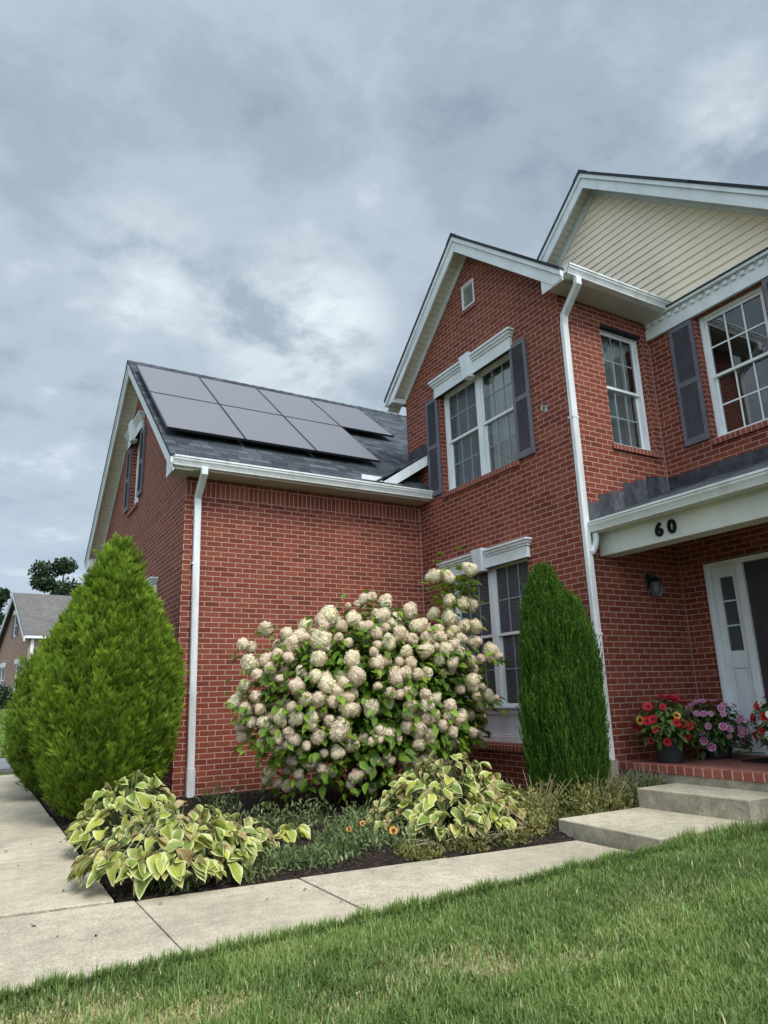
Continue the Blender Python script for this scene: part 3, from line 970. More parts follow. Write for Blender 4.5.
def gutter_prof(d=0.125, h=0.12):
    # (n, z) with n measured out from the fascia
    return [(0.0, 0.0), (0.0, -h), (d * 0.60, -h), (d * 0.62, -h + 0.012), (d * 0.66, -h * 0.80), (d * 0.76, -h * 0.60), (d * 0.86, -h * 0.46), (d * 0.90, -h * 0.40),
            (d * 0.90, -0.030), (d, -0.022), (d, 0.0), (d - 0.012, 0.0), (d - 0.012, -0.012), (d - 0.020, -0.035), (d * 0.55, -h + 0.012), (0.008, -h + 0.012), (0.008, 0.0)]

def gutter(fr, u0, u1, n0, z):
    mb = MB()
    P = gutter_prof()
    mb.prism([fr(u0, n0 + a, z + b) for a, b in P], [fr(u1, n0 + a, z + b) for a, b in P])
    for u in (u0, u1 - 0.004):
        Q = [(0.0, 0.0), (0.0, -0.12), (0.078, -0.12), (0.11, -0.05), (0.125, -0.026), (0.125, 0.0)]
        mb.prism([fr(u, n0 + a, z + b) for a, b in Q], [fr(u + 0.004, n0 + a, z + b) for a, b in Q])
    return mb.build("gutter", M["gutter"], house)

# garage wing roof; the far part of its front slope runs on behind the projecting gable
gable(G1, 1.93, 2.23, 9.3, 2.93, frieze=0.06, board=0.15,
      splitf=[(G1["yf"], 9.338, 1.918, 5.978), (9.338, G1["yc"], 1.918, 9.3)], yw_f=9.0, yw_b=16.3)
eave_return(G1, -1, 1.93, 2.23, 2.90, 9.05, False)
eave_return(G1, 1, 1.93, 2.23, 2.90, 16.30)
b = MB(); b.box(FY(8.72), 1.985, 5.976, -0.022, 0.0, 2.955, 3.085); b.build("fascia", M["white"], house)
b = MB(); b.box(FY(9.05), 1.985, 5.976, 0.0, 0.308, 2.957, 2.967); b.build("eave_soffit", M["soffit_flat"], house)
b = MB(); b.box(FY(9.055), 1.985, 2.23, -0.02, 0.33, 2.935, 2.955); b.build("eave_soffit", M["soffit_flat"], house)
gutter(FY(8.72), 1.955, 5.972, 0.001, 3.09)
# projecting gable
gable(G2, 5.70, 5.981, 8.3, 4.86, board=0.18, yw_f=5.66, yw_b=9.338)
eave_return(G2, -1, 5.70, 5.981, 4.845, 5.665, False)
eave_return(G2, 1, 5.70, 5.981, 4.845, 9.335)
b = MB(); b.box(FW, 5.752, 7.66, 5.325, 5.345, 4.925 + H, 5.03 + H); b.build("fascia", M["white"], house)
b = MB(); b.box(FW, 5.752, 7.66, 5.346, 5.655, 4.918 + H, 4.930 + H); b.build("eave_soffit", M["soffit_flat"], house)
b = MB(); b.box(FW, 5.752, 5.975, 9.342, 9.57, 4.850 + H, 4.862 + H); b.box(FW, 5.752, 5.975, 9.555, 9.572, 4.862 + H, 4.98 + H)
b.build("eave_soffit", M["soffit_flat"], house)
gutter(FY(5.325), 5.765, 7.655, 0.001, 5.045)
# upper gable
gable(G3, 7.345, 7.640, 14.8, 4.70, frieze=0.13, board=0.18, yw_f=3.1, yw_b=9.3)

# cream siding of the upper gable, lapped boards
mb = MB()
pitch = 0.118
z = 5.02
lines = under(G3, 0.24)
while z < 7.6:
    P = clip_poly(clip_poly([(-9.35, z), (-2.95, z), (-2.95, z + pitch), (-9.35, z + pitch)], lines[0]), lines[1])
    if len(P) >= 3:
        fr = FX(7.660)
        nn = lambda zz: 0.022 - 0.017 * (zz - z) / pitch
        mb.poly([fr(u, nn(zz), zz) for u, zz in P])
        lo = [p for p in P if abs(p[1] - z) < 1e-6]
        if len(lo) == 2:
            a, c = lo
            mb.poly([fr(a[0], 0.004, z), fr(c[0], 0.004, z), fr(c[0], 0.022, z), fr(a[0], 0.022, z)])
    z += pitch
mb.build("gable_siding", M["siding"], house, solid=False)
# frieze with dentils under it, and the dark flashing ledge above
b = MB()
b.box(W4, -5.655, 1.5, 0.003, 0.050, 4.655, 4.80)
b.box(W4, -5.655, 1.5, 0.003, 0.036, 4.80, 4.905)
b.box(W4, -5.655, 1.5, 0.003, 0.095, 4.905, 4.945)
fz = b.build("frieze", M["white"], house, bevel=0.004)
u = -5.63
while u < -3.0:
    b = MB(); b.box(W4, u, u + 0.058, 0.037, 0.064, 4.832, 4.892)
    b.build("dentil", M["white"], fz, bevel=0.006)
    u += 0.118
b = MB()
b.prism([W4(-5.655, 0.002, 4.948), W4(-5.655, 0.115, 4.948), W4(-5.655, 0.115, 4.962), W4(-5.655, 0.002, 5.035)],
        [W4(1.5, 0.002, 4.948), W4(1.5, 0.115, 4.948), W4(1.5, 0.115, 4.962), W4(1.5, 0.002, 5.035)])
b.build("flashing", M["flash"], house)
# main roof behind (right of the upper gable, mostly hidden)
b = MB()
b.prism([(7.35, -1.8, 5.0 + H), (11.3, -1.8, 6.9 + H), (15.3, -1.8, 5.0 + H)], [(7.35, 3.4, 5.0 + H), (11.3, 3.4, 6.9 + H), (15.3, 3.4, 5.0 + H)])
b.build("roof", M["shingle"], house)

# --- small diverter roof beside the projecting gable
b = MB()
A = [(5.02, 3.10), (5.27, 3.10), (5.972, 3.565), (5.972, 3.735)]
b.prism([(x, 8.73, z + H) for x, z in A], [(x, 8.76, z + H) for x, z in A])
b.prism([(4.76, 8.735, 3.125 + H), (5.12, 8.735, 3.125 + H), (5.10, 8.735, 3.245 + H), (4.76, 8.735, 3.245 + H)],
        [(4.76, 8.765, 3.125 + H), (5.12, 8.765, 3.125 + H), (5.10, 8.765, 3.245 + H), (4.76, 8.765, 3.245 + H)])
b.build("saddle_board", M["white"], house, bevel=0.003)
b = MB()
top = [(4.95, 8.72, 3.14 + H), (5.975, 8.72, 3.775 + H), (5.975, 9.45, 3.80 + H), (5.55, 9.25, 3.60 + H)]
b.prism(top, [(x, y, z - 0.03) for x, y, z in top])
b.build("saddle_roof", M["shingle"], house)
b = MB(); b.box(W2, -9.30, -8.72, 0.002, 0.008, 3.74, 3.93); b.build("flashing", M["flash"], house)
b = MB(); b.box(W2, -8.715, -8.66, 0.002, 0.030, 3.05, 3.52); b.build("flashing", M["flash"], house)

# --- downspouts: rectangular pipe with elbows
def pipe_prof(w=0.098, d=0.068):
    r = 0.012
    p = []
    for sx, sy in ((1, 1), (-1, 1), (-1, -1), (1, -1)):
        p += [(sx * (w / 2 - r * (0 if False else 0.3)), sy * (d / 2 - r)), (sx * (w / 2 - r), sy * (d / 2))][::(1 if sx * sy > 0 else -1)]
    return p

def downspout(path, side, straps, foot=None, fmat="concrete_step"):
    mb = MB(); mb.sweep(pipe_prof(), path, side)
    o = mb.build("downspout", M["gutter"], house, bevel=0.004)
    for (x0, x1, y0, y1, z) in straps:
        s = MB(); s.box(FW, x0, x1, y0, y1, z, z + 0.022); s.build("strap", M["gutter"], o)
    if foot:
        f = MB(); f.sweep(pipe_prof(0.115, 0.095), foot, side); f.build("drain_boot", M[fmat], o)
    return o

downspout([(2.365, 8.655, 2.98 + H), (2.365, 8.66, 2.90 + H), (2.38, 8.985, 2.66 + H), (2.385, 9.0, 2.55 + H), (2.43, 9.0, -0.84 + H)], (1, 0, 0),
          [(2.335, 2.435, 8.965, 9.05, 1.75 + H), (2.365, 2.468, 8.965, 9.05, 0.1 + H)],
          [(2.43, 9.0, -0.78 + H), (2.435, 9.0, -1.25 + H)], "gutter")
downspout([(5.94, 5.258, 4.925 + H), (5.94, 5.262, 4.83 + H), (6.00, 5.585, 4.585 + H), (6.005, 5.61, 4.47 + H), (6.005, 5.61, -0.80 + H)], (1, 0, 0),
          [(5.955, 6.056, 5.572, 5.655, 3.2 + H), (5.955, 6.056, 5.572, 5.655, 0.6 + H)],
          [(6.005, 5.60, -0.72 + H), (6.005, 5.60, -1.22 + H)])
# porch gutter outlet elbow
mb = MB(); mb.sweep(pipe_prof(0.075, 0.055), [(6.10, 5.56, 1.77 + H), (6.10, 5.56, 1.70 + H), (6.085, 5.565, 1.63 + H), (6.04, 5.575, 1.545 + H), (6.01, 5.58, 1.53 + H)], (0, 1, 0))
mb.build("gutter_elbow", M["gutter"], house, bevel=0.004, smooth=True)

# --- porch roof, beam, ceiling
PY1, PY0 = 5.655, -1.5
s3 = (2.50 - 1.885) / (7.66 - 6.05)
b = MB()
top = [(6.05, PY0, 1.885 + H), (6.05, PY1, 1.885 + H), (7.662, PY1, 2.50 + H), (7.662, PY0, 2.50 + H)]
L = math.hypot(1.61, 0.615)
b.poly(top, [(PY0, 0), (PY1, 0), (PY1, L), (PY0, L)])
b.poly([(x, y, z - 0.04) for x, y, z in top][::-1])
b.poly([top[0], top[1], (6.05, PY1, 1.845 + H), (6.05, PY0, 1.845 + H)])
b.build("porch_roof", M["shingle"], house, solid=False)
b = MB()                                    # stepped flashing on the side wall
xs = [6.10, 6.32, 6.545, 6.77, 6.995, 7.22, 7.44, 7.66]
tops = [2.17, 2.30, 2.365, 2.50, 2.57, 2.64, 2.66]
for i in range(7):
    zb0 = 1.885 + s3 * (xs[i] - 6.05) - 0.01
    zb1 = 1.885 + s3 * (xs[i + 1] - 6.05) - 0.01
    n1 = 0.004 + 0.003 * (i % 2)
    P = [(xs[i], zb0), (xs[i + 1] + 0.02, zb1), (xs[i + 1] + (0.02 if i < 6 else 0), tops[i] + 0.02), (xs[i] + 0.015, tops[i])]
    b = MB(); b.prism([W3(u, 0.001, z) for u, z in P], [W3(u, n1, z) for u, z in P])
    b.build("step_flashing", M["flash" if i % 2 else "flash_worn"], house, bevel=0.002)
b = MB()
u = -5.65
i = 0
while u < 1.4:
    b.box(W4, u, u + 0.50, 0.001, 0.005 + 0.002 * (i % 2), 2.49, 2.665)
    u += 0.48; i += 1
b.build("flashing", M["flash"], house)
gutter(lambda u, n, z: (6.125 - n, -u, z + H), -5.64, 1.5, 0.001, 1.895)
b = MB()
b.box(FW, 6.126, 6.15, PY0, 5.64, 1.765 + H, 1.875 + H)
b.build("fascia", M["beam"], house)
b = MB()
b.box(FW, 6.245, 6.475, PY0, PY1, 1.515 + H, 1.80 + H)
b.box(FW, 6.215, 6.244, PY0, PY1, 1.755 + H, 1.80 + H)
b.build("porch_beam", M["beam"], house, bevel=0.006)
b = MB(); b.box(FW, 6.15, 7.66, PY0, PY1, 1.801 + H, 1.825 + H); b.build("porch_ceiling", M["beam"], house)
for y in (1.9, -1.2):
    b = MB(); b.lathe((6.36, y, -0.745 + H), [(0.0, 0.0), (0.17, 0.0), (0.17, 0.10), (0.14, 0.12), (0.125, 0.16), (0.11, 2.06), (0.135, 2.12), (0.16, 2.16), (0.16, 2.259), (0.0, 2.259)], 24)
    b.build("porch_column", M["white"], house)

# house number
def digits(txt, size):
    cu = bpy.data.curves.new("house_number", "FONT")
    cu.body = txt; cu.size = size; cu.extrude = 0.012; cu.offset = 0.006
    cu.align_x = "CENTER"
    to = bpy.data.objects.new("tmp", cu); COL.objects.link(to)
    dg = bpy.context.evaluated_depsgraph_get()
    me = bpy.data.meshes.new_from_object(to.evaluated_get(dg))
    bpy.data.objects.remove(to); 
    return me
for ch, y in (("6", 4.795), ("0", 4.632)):
    me = digits(ch, 0.20)
    Rm = Matrix(((0, 0, -1, 6.232), (-1, 0, 0, y), (0, 1, 0, 1.583 + H), (0, 0, 0, 1)))
    me.transform(Rm)
    me.materials.clear()
    link("house_number", me, M["number"], house)

# --- porch floor
b = MB()
b.box(FW, 6.105 + 0.195, 7.66, PY0, 5.655, -0.83 + H, -0.748 + H)
b.box(FW, 6.30, 7.66, PY0, 5.655, -1.4 + H, -0.831 + H)
b.build("porch_floor", M["porch"], house)
b = MB()
fp = lambda u, n, z: (6.105 - n, -u, z + H)
b.box(fp, -5.60, 1.5, -0.194, 0.0, -0.826, -0.746)
b.build("porch_edging", M["edge"], house, bevel=0.006)
b = MB(); b.box(FW, 6.125, 6.299, PY0, 5.595, -1.4 + H, -0.828 + H); b.build("porch_footing", M["concrete_step"], house)

# --- front door with sidelight
b = MB()
F = lambda *a: b.box(W4, *a)
F(-5.315, -5.235, -0.05, 0.035, -0.74, 1.455)        # outer casing
F(-5.235, -3.45, -0.05, 0.035, 1.395, 1.455)
F(-3.45, -3.37, -0.05, 0.035, -0.74, 1.455)
F(-4.915, -4.825, -0.06, 0.020, -0.74, 1.395)        # mullion posts
F(-3.90, -3.81, -0.06, 0.020, -0.74, 1.395)
F(-5.300, -5.255, 0.035, 0.048, -0.74, 1.440)
df = b.build("door_frame", M["white"], house, bevel=0.006)
for a, c in ((-5.235, -4.915), (-3.81, -3.45)):
    b = MB(); F = lambda *q: b.box(W4, *q)
    g0, g1 = a + 0.085, c - 0.06
    F(a, g0, -0.045, -0.012, -0.72, 1.395); F(g1, c, -0.045, -0.012, -0.72, 1.395)
    F(g0, g1, -0.045, -0.012, 1.265, 1.395); F(g0, g1, -0.045, -0.012, 0.20, 0.40); F(g0, g1, -0.045, -0.012, -0.72, -0.55)
    F(g0, g1, -0.045, -0.030, -0.55, 0.20)
    F(g0 + 0.02, g1 - 0.02, -0.030, -0.016, -0.52, 0.165)
    for z in (0.69, 0.98): F(g0, g1, -0.040, -0.014, z - 0.009, z + 0.009)
    sl = b.build("sidelight", M["white"], house, bevel=0.004)
    p = MB(); p.poly([W4(g0, -0.028, 0.40), W4(g1, -0.028, 0.40), W4(g1, -0.028, 1.265), W4(g0, -0.028, 1.265)])
    p.build("pane", M["glass_screen"], sl, solid=False)
b = MB(); F = lambda *q: b.box(W4, *q)
F(-4.825, -3.90, -0.060, -0.020, -0.73, 1.393)
for a, c in ((-4.73, -4.42), (-4.30, -3.99)):
    for z0, z1 in ((-0.58, 0.05), (0.20, 0.75), (0.90, 1.25)):
        F(a, c, -0.020, -0.012, z0, z1); F(a + 0.04, c - 0.04, -0.012, -0.004, z0 + 0.04, z1 - 0.04)
door = b.build("door", M["door"], house, bevel=0.004)
b = MB(); b.tube([W4(-3.97, -0.02, 0.27), W4(-3.97, 0.04, 0.27)], 0.012); b.tube([W4(-3.97, 0.03, 0.27), W4(-3.975, 0.075, 0.27)], [0.03, 0.026], 14)
b.build("handle", M["steel"], door, smooth=True)
b = MB(); F = lambda *q: b.box(W4, *q)
F(-5.32, -3.365, -0.06, 0.05, -0.747, -0.728); b.build("threshold", M["steel"], house)

# ------------------------------------------------------------------ solar panels on the garage roof
gs = G1["s"]; gl = math.hypot(1, gs)
def on_roof(x, sd, off):
    y = G1["yf"] + sd / gl
    z = G1["zr"] - gs * (G1["yc"] - y) + H
    return (x, y - off * gs / gl, z + off / gl)
places = ["upper left corner panel of the roof array, nearest the gable edge and ridge", "second black panel from the left in the upper row of the roof array",
          "third black panel from the left in the upper row of the roof array", "right end panel of the upper row, with bare shingles under it",
          "lower left panel of the roof array, above the gutter by the gable edge", "middle black panel of the lower row on the garage roof",
          "right end panel of the lower row on the garage roof"]
cells = [(0, 1), (1, 1), (2, 1), (3, 1), (0, 0), (1, 0), (2, 0)]
PWD, PHT = 1.118, 1.775
for (i, j), lab in zip(cells, places):
    x0 = 1.965 + i * (PWD + 0.012); s0 = 0.72 + j * (PHT + 0.015)
    t = empty("solar_panel", on_roof(x0 + PWD / 2, s0 + PHT / 2, 0.08), lab, "solar panel", "solar panels on the garage roof")
    fr = lambda u, n, z: on_roof(u, z, 0.095 + n)
    b = MB()
    w = 0.011
    b.box(fr, x0, x0 + w, 0, 0.036, s0, s0 + PHT); b.box(fr, x0 + PWD - w, x0 + PWD, 0, 0.036, s0, s0 + PHT)
    b.box(fr, x0 + w, x0 + PWD - w, 0, 0.036, s0, s0 + w); b.box(fr, x0 + w, x0 + PWD - w, 0, 0.036, s0 + PHT - w, s0 + PHT)
    for k in (0.22, 0.78):
        b.box(fr, x0 + 0.02, x0 + PWD - 0.02, -0.045, -0.002, s0 + PHT * k - 0.02, s0 + PHT * k + 0.02)
        b.box(fr, x0 + 0.25, x0 + 0.31, -0.094, -0.046, s0 + PHT * k - 0.03, s0 + PHT * k + 0.03)
        b.box(fr, x0 + 0.83, x0 + 0.89, -0.094, -0.046, s0 + PHT * k - 0.03, s0 + PHT * k + 0.03)
    b.build("frame", M["panel_frame"], t)
    b = MB()
    q = [fr(x0 + w, 0.032, s0 + w), fr(x0 + PWD - w, 0.032, s0 + w), fr(x0 + PWD - w, 0.032, s0 + PHT - w), fr(x0 + w, 0.032, s0 + PHT - w)]
    uv = [(0, 0), (PWD - 2 * w, 0), (PWD - 2 * w, PHT - 2 * w), (0, PHT - 2 * w)]
    b.poly(q, uv)
    b.poly([fr(x0 + w, 0.026, s0 + w), fr(x0 + PWD - w, 0.026, s0 + w), fr(x0 + PWD - w, 0.026, s0 + PHT - w), fr(x0 + w, 0.026, s0 + PHT - w)][::-1])
    b.build("cell_sheet", M["cells"], t, solid=False)

# ------------------------------------------------------------------ wall lamp on the porch
lx, lz = 7.03, 1.18
t = empty("wall_lamp", (lx, 5.66, lz + H), "black wall lantern with a clear bell glass on the brick beside the front door", "wall lamp")
b = MB(); b.lathe((0, 0, 0), [(0.0, 0.022), (0.055, 0.020), (0.062, 0.010), (0.062, 0.0)], 20)
b.v = [(lx + x, 5.658 - z, lz + H + 0.09 + y * 1.5) for x, y, z in b.v]
b.tube([(lx, 5.64, lz + H + 0.11), (lx, 5.60, lz + H + 0.16), (lx, 5.57, lz + H + 0.165), (lx, 5.555, lz + H + 0.12)], 0.010)
b.build("backplate", M["black"], t, smooth=False)
b = MB(); b.lathe((lx, 5.555, lz + H), [(0.0, 0.135), (0.02, 0.13), (0.045, 0.105), (0.080, 0.075), (0.084, 0.065), (0.03, 0.065), (0.0, 0.065)], 20)
b.build("cap", M["black"], t, smooth=False)
b = MB(); b.lathe((lx, 5.555, lz + H), [(0.060, 0.064), (0.074, 0.02), (0.080, -0.03), (0.070, -0.08), (0.045, -0.115), (0.0, -0.125)], 20)
b.build("lantern_glass", M["glass_screen"], t, smooth=True, solid=False)
b = MB(); b.lathe((lx, 5.555, lz + H), [(0.0, 0.06), (0.014, 0.05), (0.016, 0.02), (0.028, -0.01), (0.030, -0.035), (0.018, -0.06), (0.0, -0.066)], 14)
b.build("bulb", M["pot_light"], t, smooth=True)

# ------------------------------------------------------------------ steps and paving
t = empty("concrete_steps", (5.1, 4.4, 0), "two wide worn concrete steps leading from the front walk up to the porch", "steps")
def slab(mb, P, z0, z1):
    mb.prism([(x, y, z0) for x, y in P], [(x, y, z1) for x, y in P])
b = MB(); slab(b, [(4.555, 4.93), (4.515, 3.83), (5.79, 3.78), (5.83, 4.90)], -0.2, 0.128)
b.build("lower_landing", M["concrete_step"], t, bevel=0.010)
b = MB(); slab(b, [(5.55, 4.90), (5.60, 3.80), (6.12, 3.78), (6.12, 4.89)], -0.2, 0.298)
b.build("upper_step", M["concrete_step"], t, bevel=0.010)

b = MB()
g = 0.005
def far_y(x): return 5.18 - 0.105 * (x + 0.4)
def near_y(x): return 3.83 - 0.010 * (x + 0.4)
jx = [-1.9, 1.06, 2.13, 3.30, 4.52]
for i in range(4):
    a, c = jx[i] + g, jx[i + 1] - g
    slab(b, [(a - 0.02, far_y(a)), (a, near_y(a)), (c, near_y(c)), (c - 0.02, far_y(c))], -0.10, 0.0 + (0.003, 0.0, 0.004, 0.001)[i])
yj = [5.20, 9.2, 12.6, 15.4]
for i in range(3):
    slab(b, [(-0.55, yj[i] + g + (0.10 if i == 0 else 0)), (0.93, yj[i] + g - (0.09 if i == 0 else 0)), (0.945 , yj[i + 1] - g), (-0.55, yj[i + 1] - g)], -0.10, 0.002 * i)
o = b.build("front_walk", M["concrete"], None, bevel=0.006); tag(o, kind="structure")

# planting bed
def bed_h(x, y):
    d = np.minimum(np.clip((x - 0.93) / 0.5, 0, 1), np.clip((y - far_y(x) + 0.06) / 0.5, 0, 1))
    h = -0.025 + 0.085 * d + 0.03 * np.clip((y - 7) / 2, 0, 1)
    return h + 0.020 * (vnoise(np.stack([x, y, 0 * x], -1), 3.0, 5) - 0.5) + 0.016 * (vnoise(np.stack([x, y, 0 * x], -1), 14.0, 6) - 0.5)
def grid_mesh(name, xs, ys, hf, mat):
    X, Y = np.meshgrid(xs, ys)
    x, y = X.ravel(), Y.ravel()
    z = hf(x, y)
    nx, ny = len(xs), len(ys)
    i = np.arange(nx * ny).reshape(ny, nx)
    F = np.stack([i[:-1, :-1], i[:-1, 1:], i[1:, 1:], i[1:, :-1]], -1).reshape(-1, 4)
    return np_mesh(name, np.stack([x, y, z], -1), F, None, mat, None, True)
def bed_shear(x, y): return bed_h(x, y)
xs = np.arange(0.95, 6.11, 0.045)
o = grid_mesh("mulch_bed", xs, np.arange(4.70, 9.10, 0.045), lambda x, y: np.where(y < far_y(x) - 0.03, -0.09, bed_h(x, y)), M["mulch"]); tag(o, kind="structure")
o = grid_mesh("mulch_bed", np.arange(0.95, 2.26, 0.06), np.arange(9.09, 15.4, 0.06), lambda x, y: bed_h(x, y) - 0.004, M["mulch"]); tag(o, kind="structure")

# ground: one sheet with the lawn crowned a little to the right
def sstep(a, b, x):
    t = np.clip((x - a) / (b - a), 0, 1); return t * t * (3 - 2 * t)
def lawn_h(x, y):
    h = -0.045 + 0.085 * sstep(0.8, 5.2, x) + 0.012 * (vnoise(np.stack([x, y, 0 * x], -1), 1.2, 3) - 0.5)
    return h
def ground_h(x, y):
    edge = near_y(x) - 0.01
    l = lawn_h(x, y)
    inside = (y > edge) & (y < 16.2) & (x > -0.58)
    z = np.where(inside, -0.13, l)
    z = z + 1.12 * sstep(20, 44, y) + 0.0 * x
    return z
def spaced(lo, hi, fine_lo, fine_hi, df, growth=1.25):
    a = list(np.arange(fine_lo, fine_hi + 1e-6, df))
    d = df; v = fine_hi
    while v < hi: d *= growth; v += d; a.append(min(v, hi))
    d = df; v = fine_lo
    while v > lo: d *= growth; v -= d; a.insert(0, max(v, lo))
    return np.array(sorted(set(np.round(a, 4))))
o = grid_mesh("ground", spaced(-250, 250, -2.2, 8.0, 0.09), spaced(-120, 400, 0.8, 5.4, 0.05), ground_h, M["ground"]); tag(o, kind="structure")
b = MB(); slab(b, [(-14, 16.9), (2.2, 16.7), (2.2, 20.2), (-14, 20.5)], -0.12, 0.02)
o = b.build("driveway", M["asphalt"]); tag(o, kind="structure")

# ------------------------------------------------------------------ grass
def grass_field(name, pts, hgt, seed, straw=True, wid=0.0040):
    r = np.random.default_rng(seed)
    n = len(pts)
    P = np.stack([pts[:, 0], pts[:, 1], lawn_h(pts[:, 0], pts[:, 1])], -1)
    clump = vnoise(np.stack([pts[:, 0], pts[:, 1], 0 * pts[:, 0]], -1), 9.0, 21)
    patch = vnoise(np.stack([pts[:, 0], pts[:, 1], 0 * pts[:, 0]], -1), 2.2, 22)
    L = hgt * (0.55 + 0.5 * r.random(n) + 0.5 * clump)
    ang = 2 * PI * (r.random(n) * 0.85 + clump * 1.1)
    lean = np.clip(r.normal(0.55, 0.40, n), 0.02, 1.5)
    d = np.stack([np.cos(ang), np.sin(ang), 0 * ang], -1)
    sd = np.stack([-np.sin(ang + r.normal(0, .5, n)), np.cos(ang), 0 * ang], -1)
    up = np.array([0, 0, 1.0])
    w = wid * (0.6 + 0.8 * r.random(n))[:, None]
    T = np.array([[0, 1, 3], [0, 3, 2], [2, 3, 4]])
    F = (T[None] + (np.arange(n) * 5)[:, None, None]).reshape(-1, 3)
    tone = 0.02 + 0.56 * patch + 0.30 * (r.random(n) - 0.3) + 0.14 * (clump - 0.5)
    dead = r.random(n) < 0.05
    tone = np.where(dead, 0.82 + 0.18 * r.random(n), tone)
    if straw:
        for (x, y, rx, ry, k) in ((0.58, 3.50, 0.20, 0.15, 1.5), (0.84, 3.24, 0.26, 0.10, 1.5), (0.28, 3.52, 0.24, 0.12, 1.5), (1.02, 3.24, 0.14, 0.09, 1.5), (2.22, 2.92, 0.15, 0.15, 2.2),
                                  (2.0, 3.08, 0.30, 0.16, 0.7), (2.60, 2.72, 0.26, 0.12, 0.7), (3.6, 3.0, 0.4, 0.18, 0.4), (1.5, 2.9, 0.3, 0.12, 0.5)):
            q = np.exp(-(((pts[:, 0] - x) / rx) ** 2 + ((pts[:, 1] - y) / ry) ** 2) * 1.3)
            hit = r.random(n) < q * k
            L = L * (1 - 0.55 * np.clip(q * k, 0, 1))
            tone = np.where(hit, 0.78 + 0.22 * r.random(n), tone)
    mid = P + (up * np.cos(lean * 0.5)[:, None] + d * np.sin(lean * 0.5)[:, None]) * (L * 0.55)[:, None]
    tip = mid + (up * np.cos(lean * 1.5)[:, None] + d * np.sin(lean * 1.5)[:, None]) * (L * 0.5)[:, None]
    V = np.stack([P - sd * w, P + sd * w, mid - sd * w * 0.8, mid + sd * w * 0.8, tip], 1).reshape(-1, 3)
    A = np.stack([tone, 0 * tone, 0 * tone], -1)
    A = np.repeat(A[:, None, :], 5, 1)
    A[:, 2:4, 1] = 0.5; A[:, 4, 1] = 1.0
    return V, F, A.reshape(-1, 3)

r = np.random.default_rng(3)
def sample(n, x0, x1, y0, y1):
    return np.stack([r.uniform(x0, x1, n), r.uniform(y0, y1, n)], -1)
p = sample(480000, -0.6, 7.6, 1.3, 3.90)
p = p[(p[:, 1] < near_y(p[:, 0]) - 0.0 + 0.03 * r.random(len(p))) & (p[:, 1] > 3.66 - 0.68 * p[:, 0] - 0.45) & (p[:, 1] > 0.6 * (p[:, 0] - 2.66) + 1.86 - 0.45)]
p = p[r.random(len(p)) < np.clip(1.15 - 0.05 * p[:, 0], 0.3, 1)]
V1 = grass_field("lawn", p, 0.050, 5)
e = sample(9000, -0.6, 4.5, -0.05, 0.05); e[:, 1] = near_y(e[:, 0]) - 0.02 + 0.5 * np.abs(e[:, 1]) * r.normal(0, 1, len(e))
V2 = grass_field("edge", e, 0.085, 6)
k_ = r.random(len(p)) < 0.035; V4 = grass_field("long", p[k_], 0.080, 9, False, 0.0032)
q = sample(1800, 4.5, 5.8, 3.66, 3.82); V3 = grass_field("edge", q, 0.12, 7)
p5 = sample(90000, 2.4, 9.0, 0.6, 3.80)
inside = (p5[:, 1] > 3.66 - 0.68 * p5[:, 0] - 0.45) & (p5[:, 1] > 0.6 * (p5[:, 0] - 2.66) + 1.86 - 0.45) & (p5[:, 0] < 7.6)
p5 = p5[~inside & ((p5[:, 0] < 6.0) | (p5[:, 1] < 3.75))]
V5 = grass_field("side", p5, 0.055, 10, False, 0.0055)
V6 = grass_field("side", np.concatenate([sample(60000, -4.5, -0.60, 4.0, 15.5), sample(30000, -4.5, -0.6, 2.2, 3.8)]), 0.060, 13, False, 0.0075)
V6[0][:, 2] += 0.02
V, F, A = join([V1, V2, V3, V4, V5, V6])
o = np_mesh("lawn_grass", V, F, A, M["grass"]); tag(o, "mown green lawn grass with a few straw coloured patches", "grass", kind="stuff")
# far grass across the side yard
q = sample(26000, -1.2, 4.0, 20.6, 42.0)
V, F, A = grass_field("far", q, 0.11, 8, False, 0.02)
V[:, 2] += 1.12 * sstep(20, 44, V[:, 1])
o = np_mesh("lawn_grass", V, F, A, M["grass"]); tag(o, "rough grass of the yard beyond the side drive", "grass", kind="stuff")

# ------------------------------------------------------------------ leaf templates
def quads_grid(nr, nc):
    i = np.arange(nr * nc).reshape(nr, nc)
    return np.stack([i[:-1, :-1], i[:-1, 1:], i[1:, 1:], i[1:, :-1]], -1).reshape(-1, 4)

def leaf_template(L=1.0, W=0.6, nr=5, nc=3, droop=0.25, fold=0.18, base=0.75, wave=0.0):
    """blade along +x, up +z; returns verts, faces, edge value"""
    t = np.linspace(0, 1, nr); u = np.linspace(-1, 1, nc)
    T, U = np.meshgrid(t, u, indexing="ij")
    w = W * 0.5 * np.sin(PI * np.clip(T, 0.02, 0.985) ** base) ** 0.8
    x = T * L; y = U * w
    z = fold * np.abs(U) * w * 1.6 - droop * L * T ** 2 + wave * W * np.sin(T * 9 + U * 2) * np.abs(U)
    e = np.maximum(np.abs(U), np.clip((T - 0.80) / 0.2, 0, 1))
    return np.stack([x, y, z], -1).reshape(-1, 3), quads_grid(nr, nc), e.ravel()

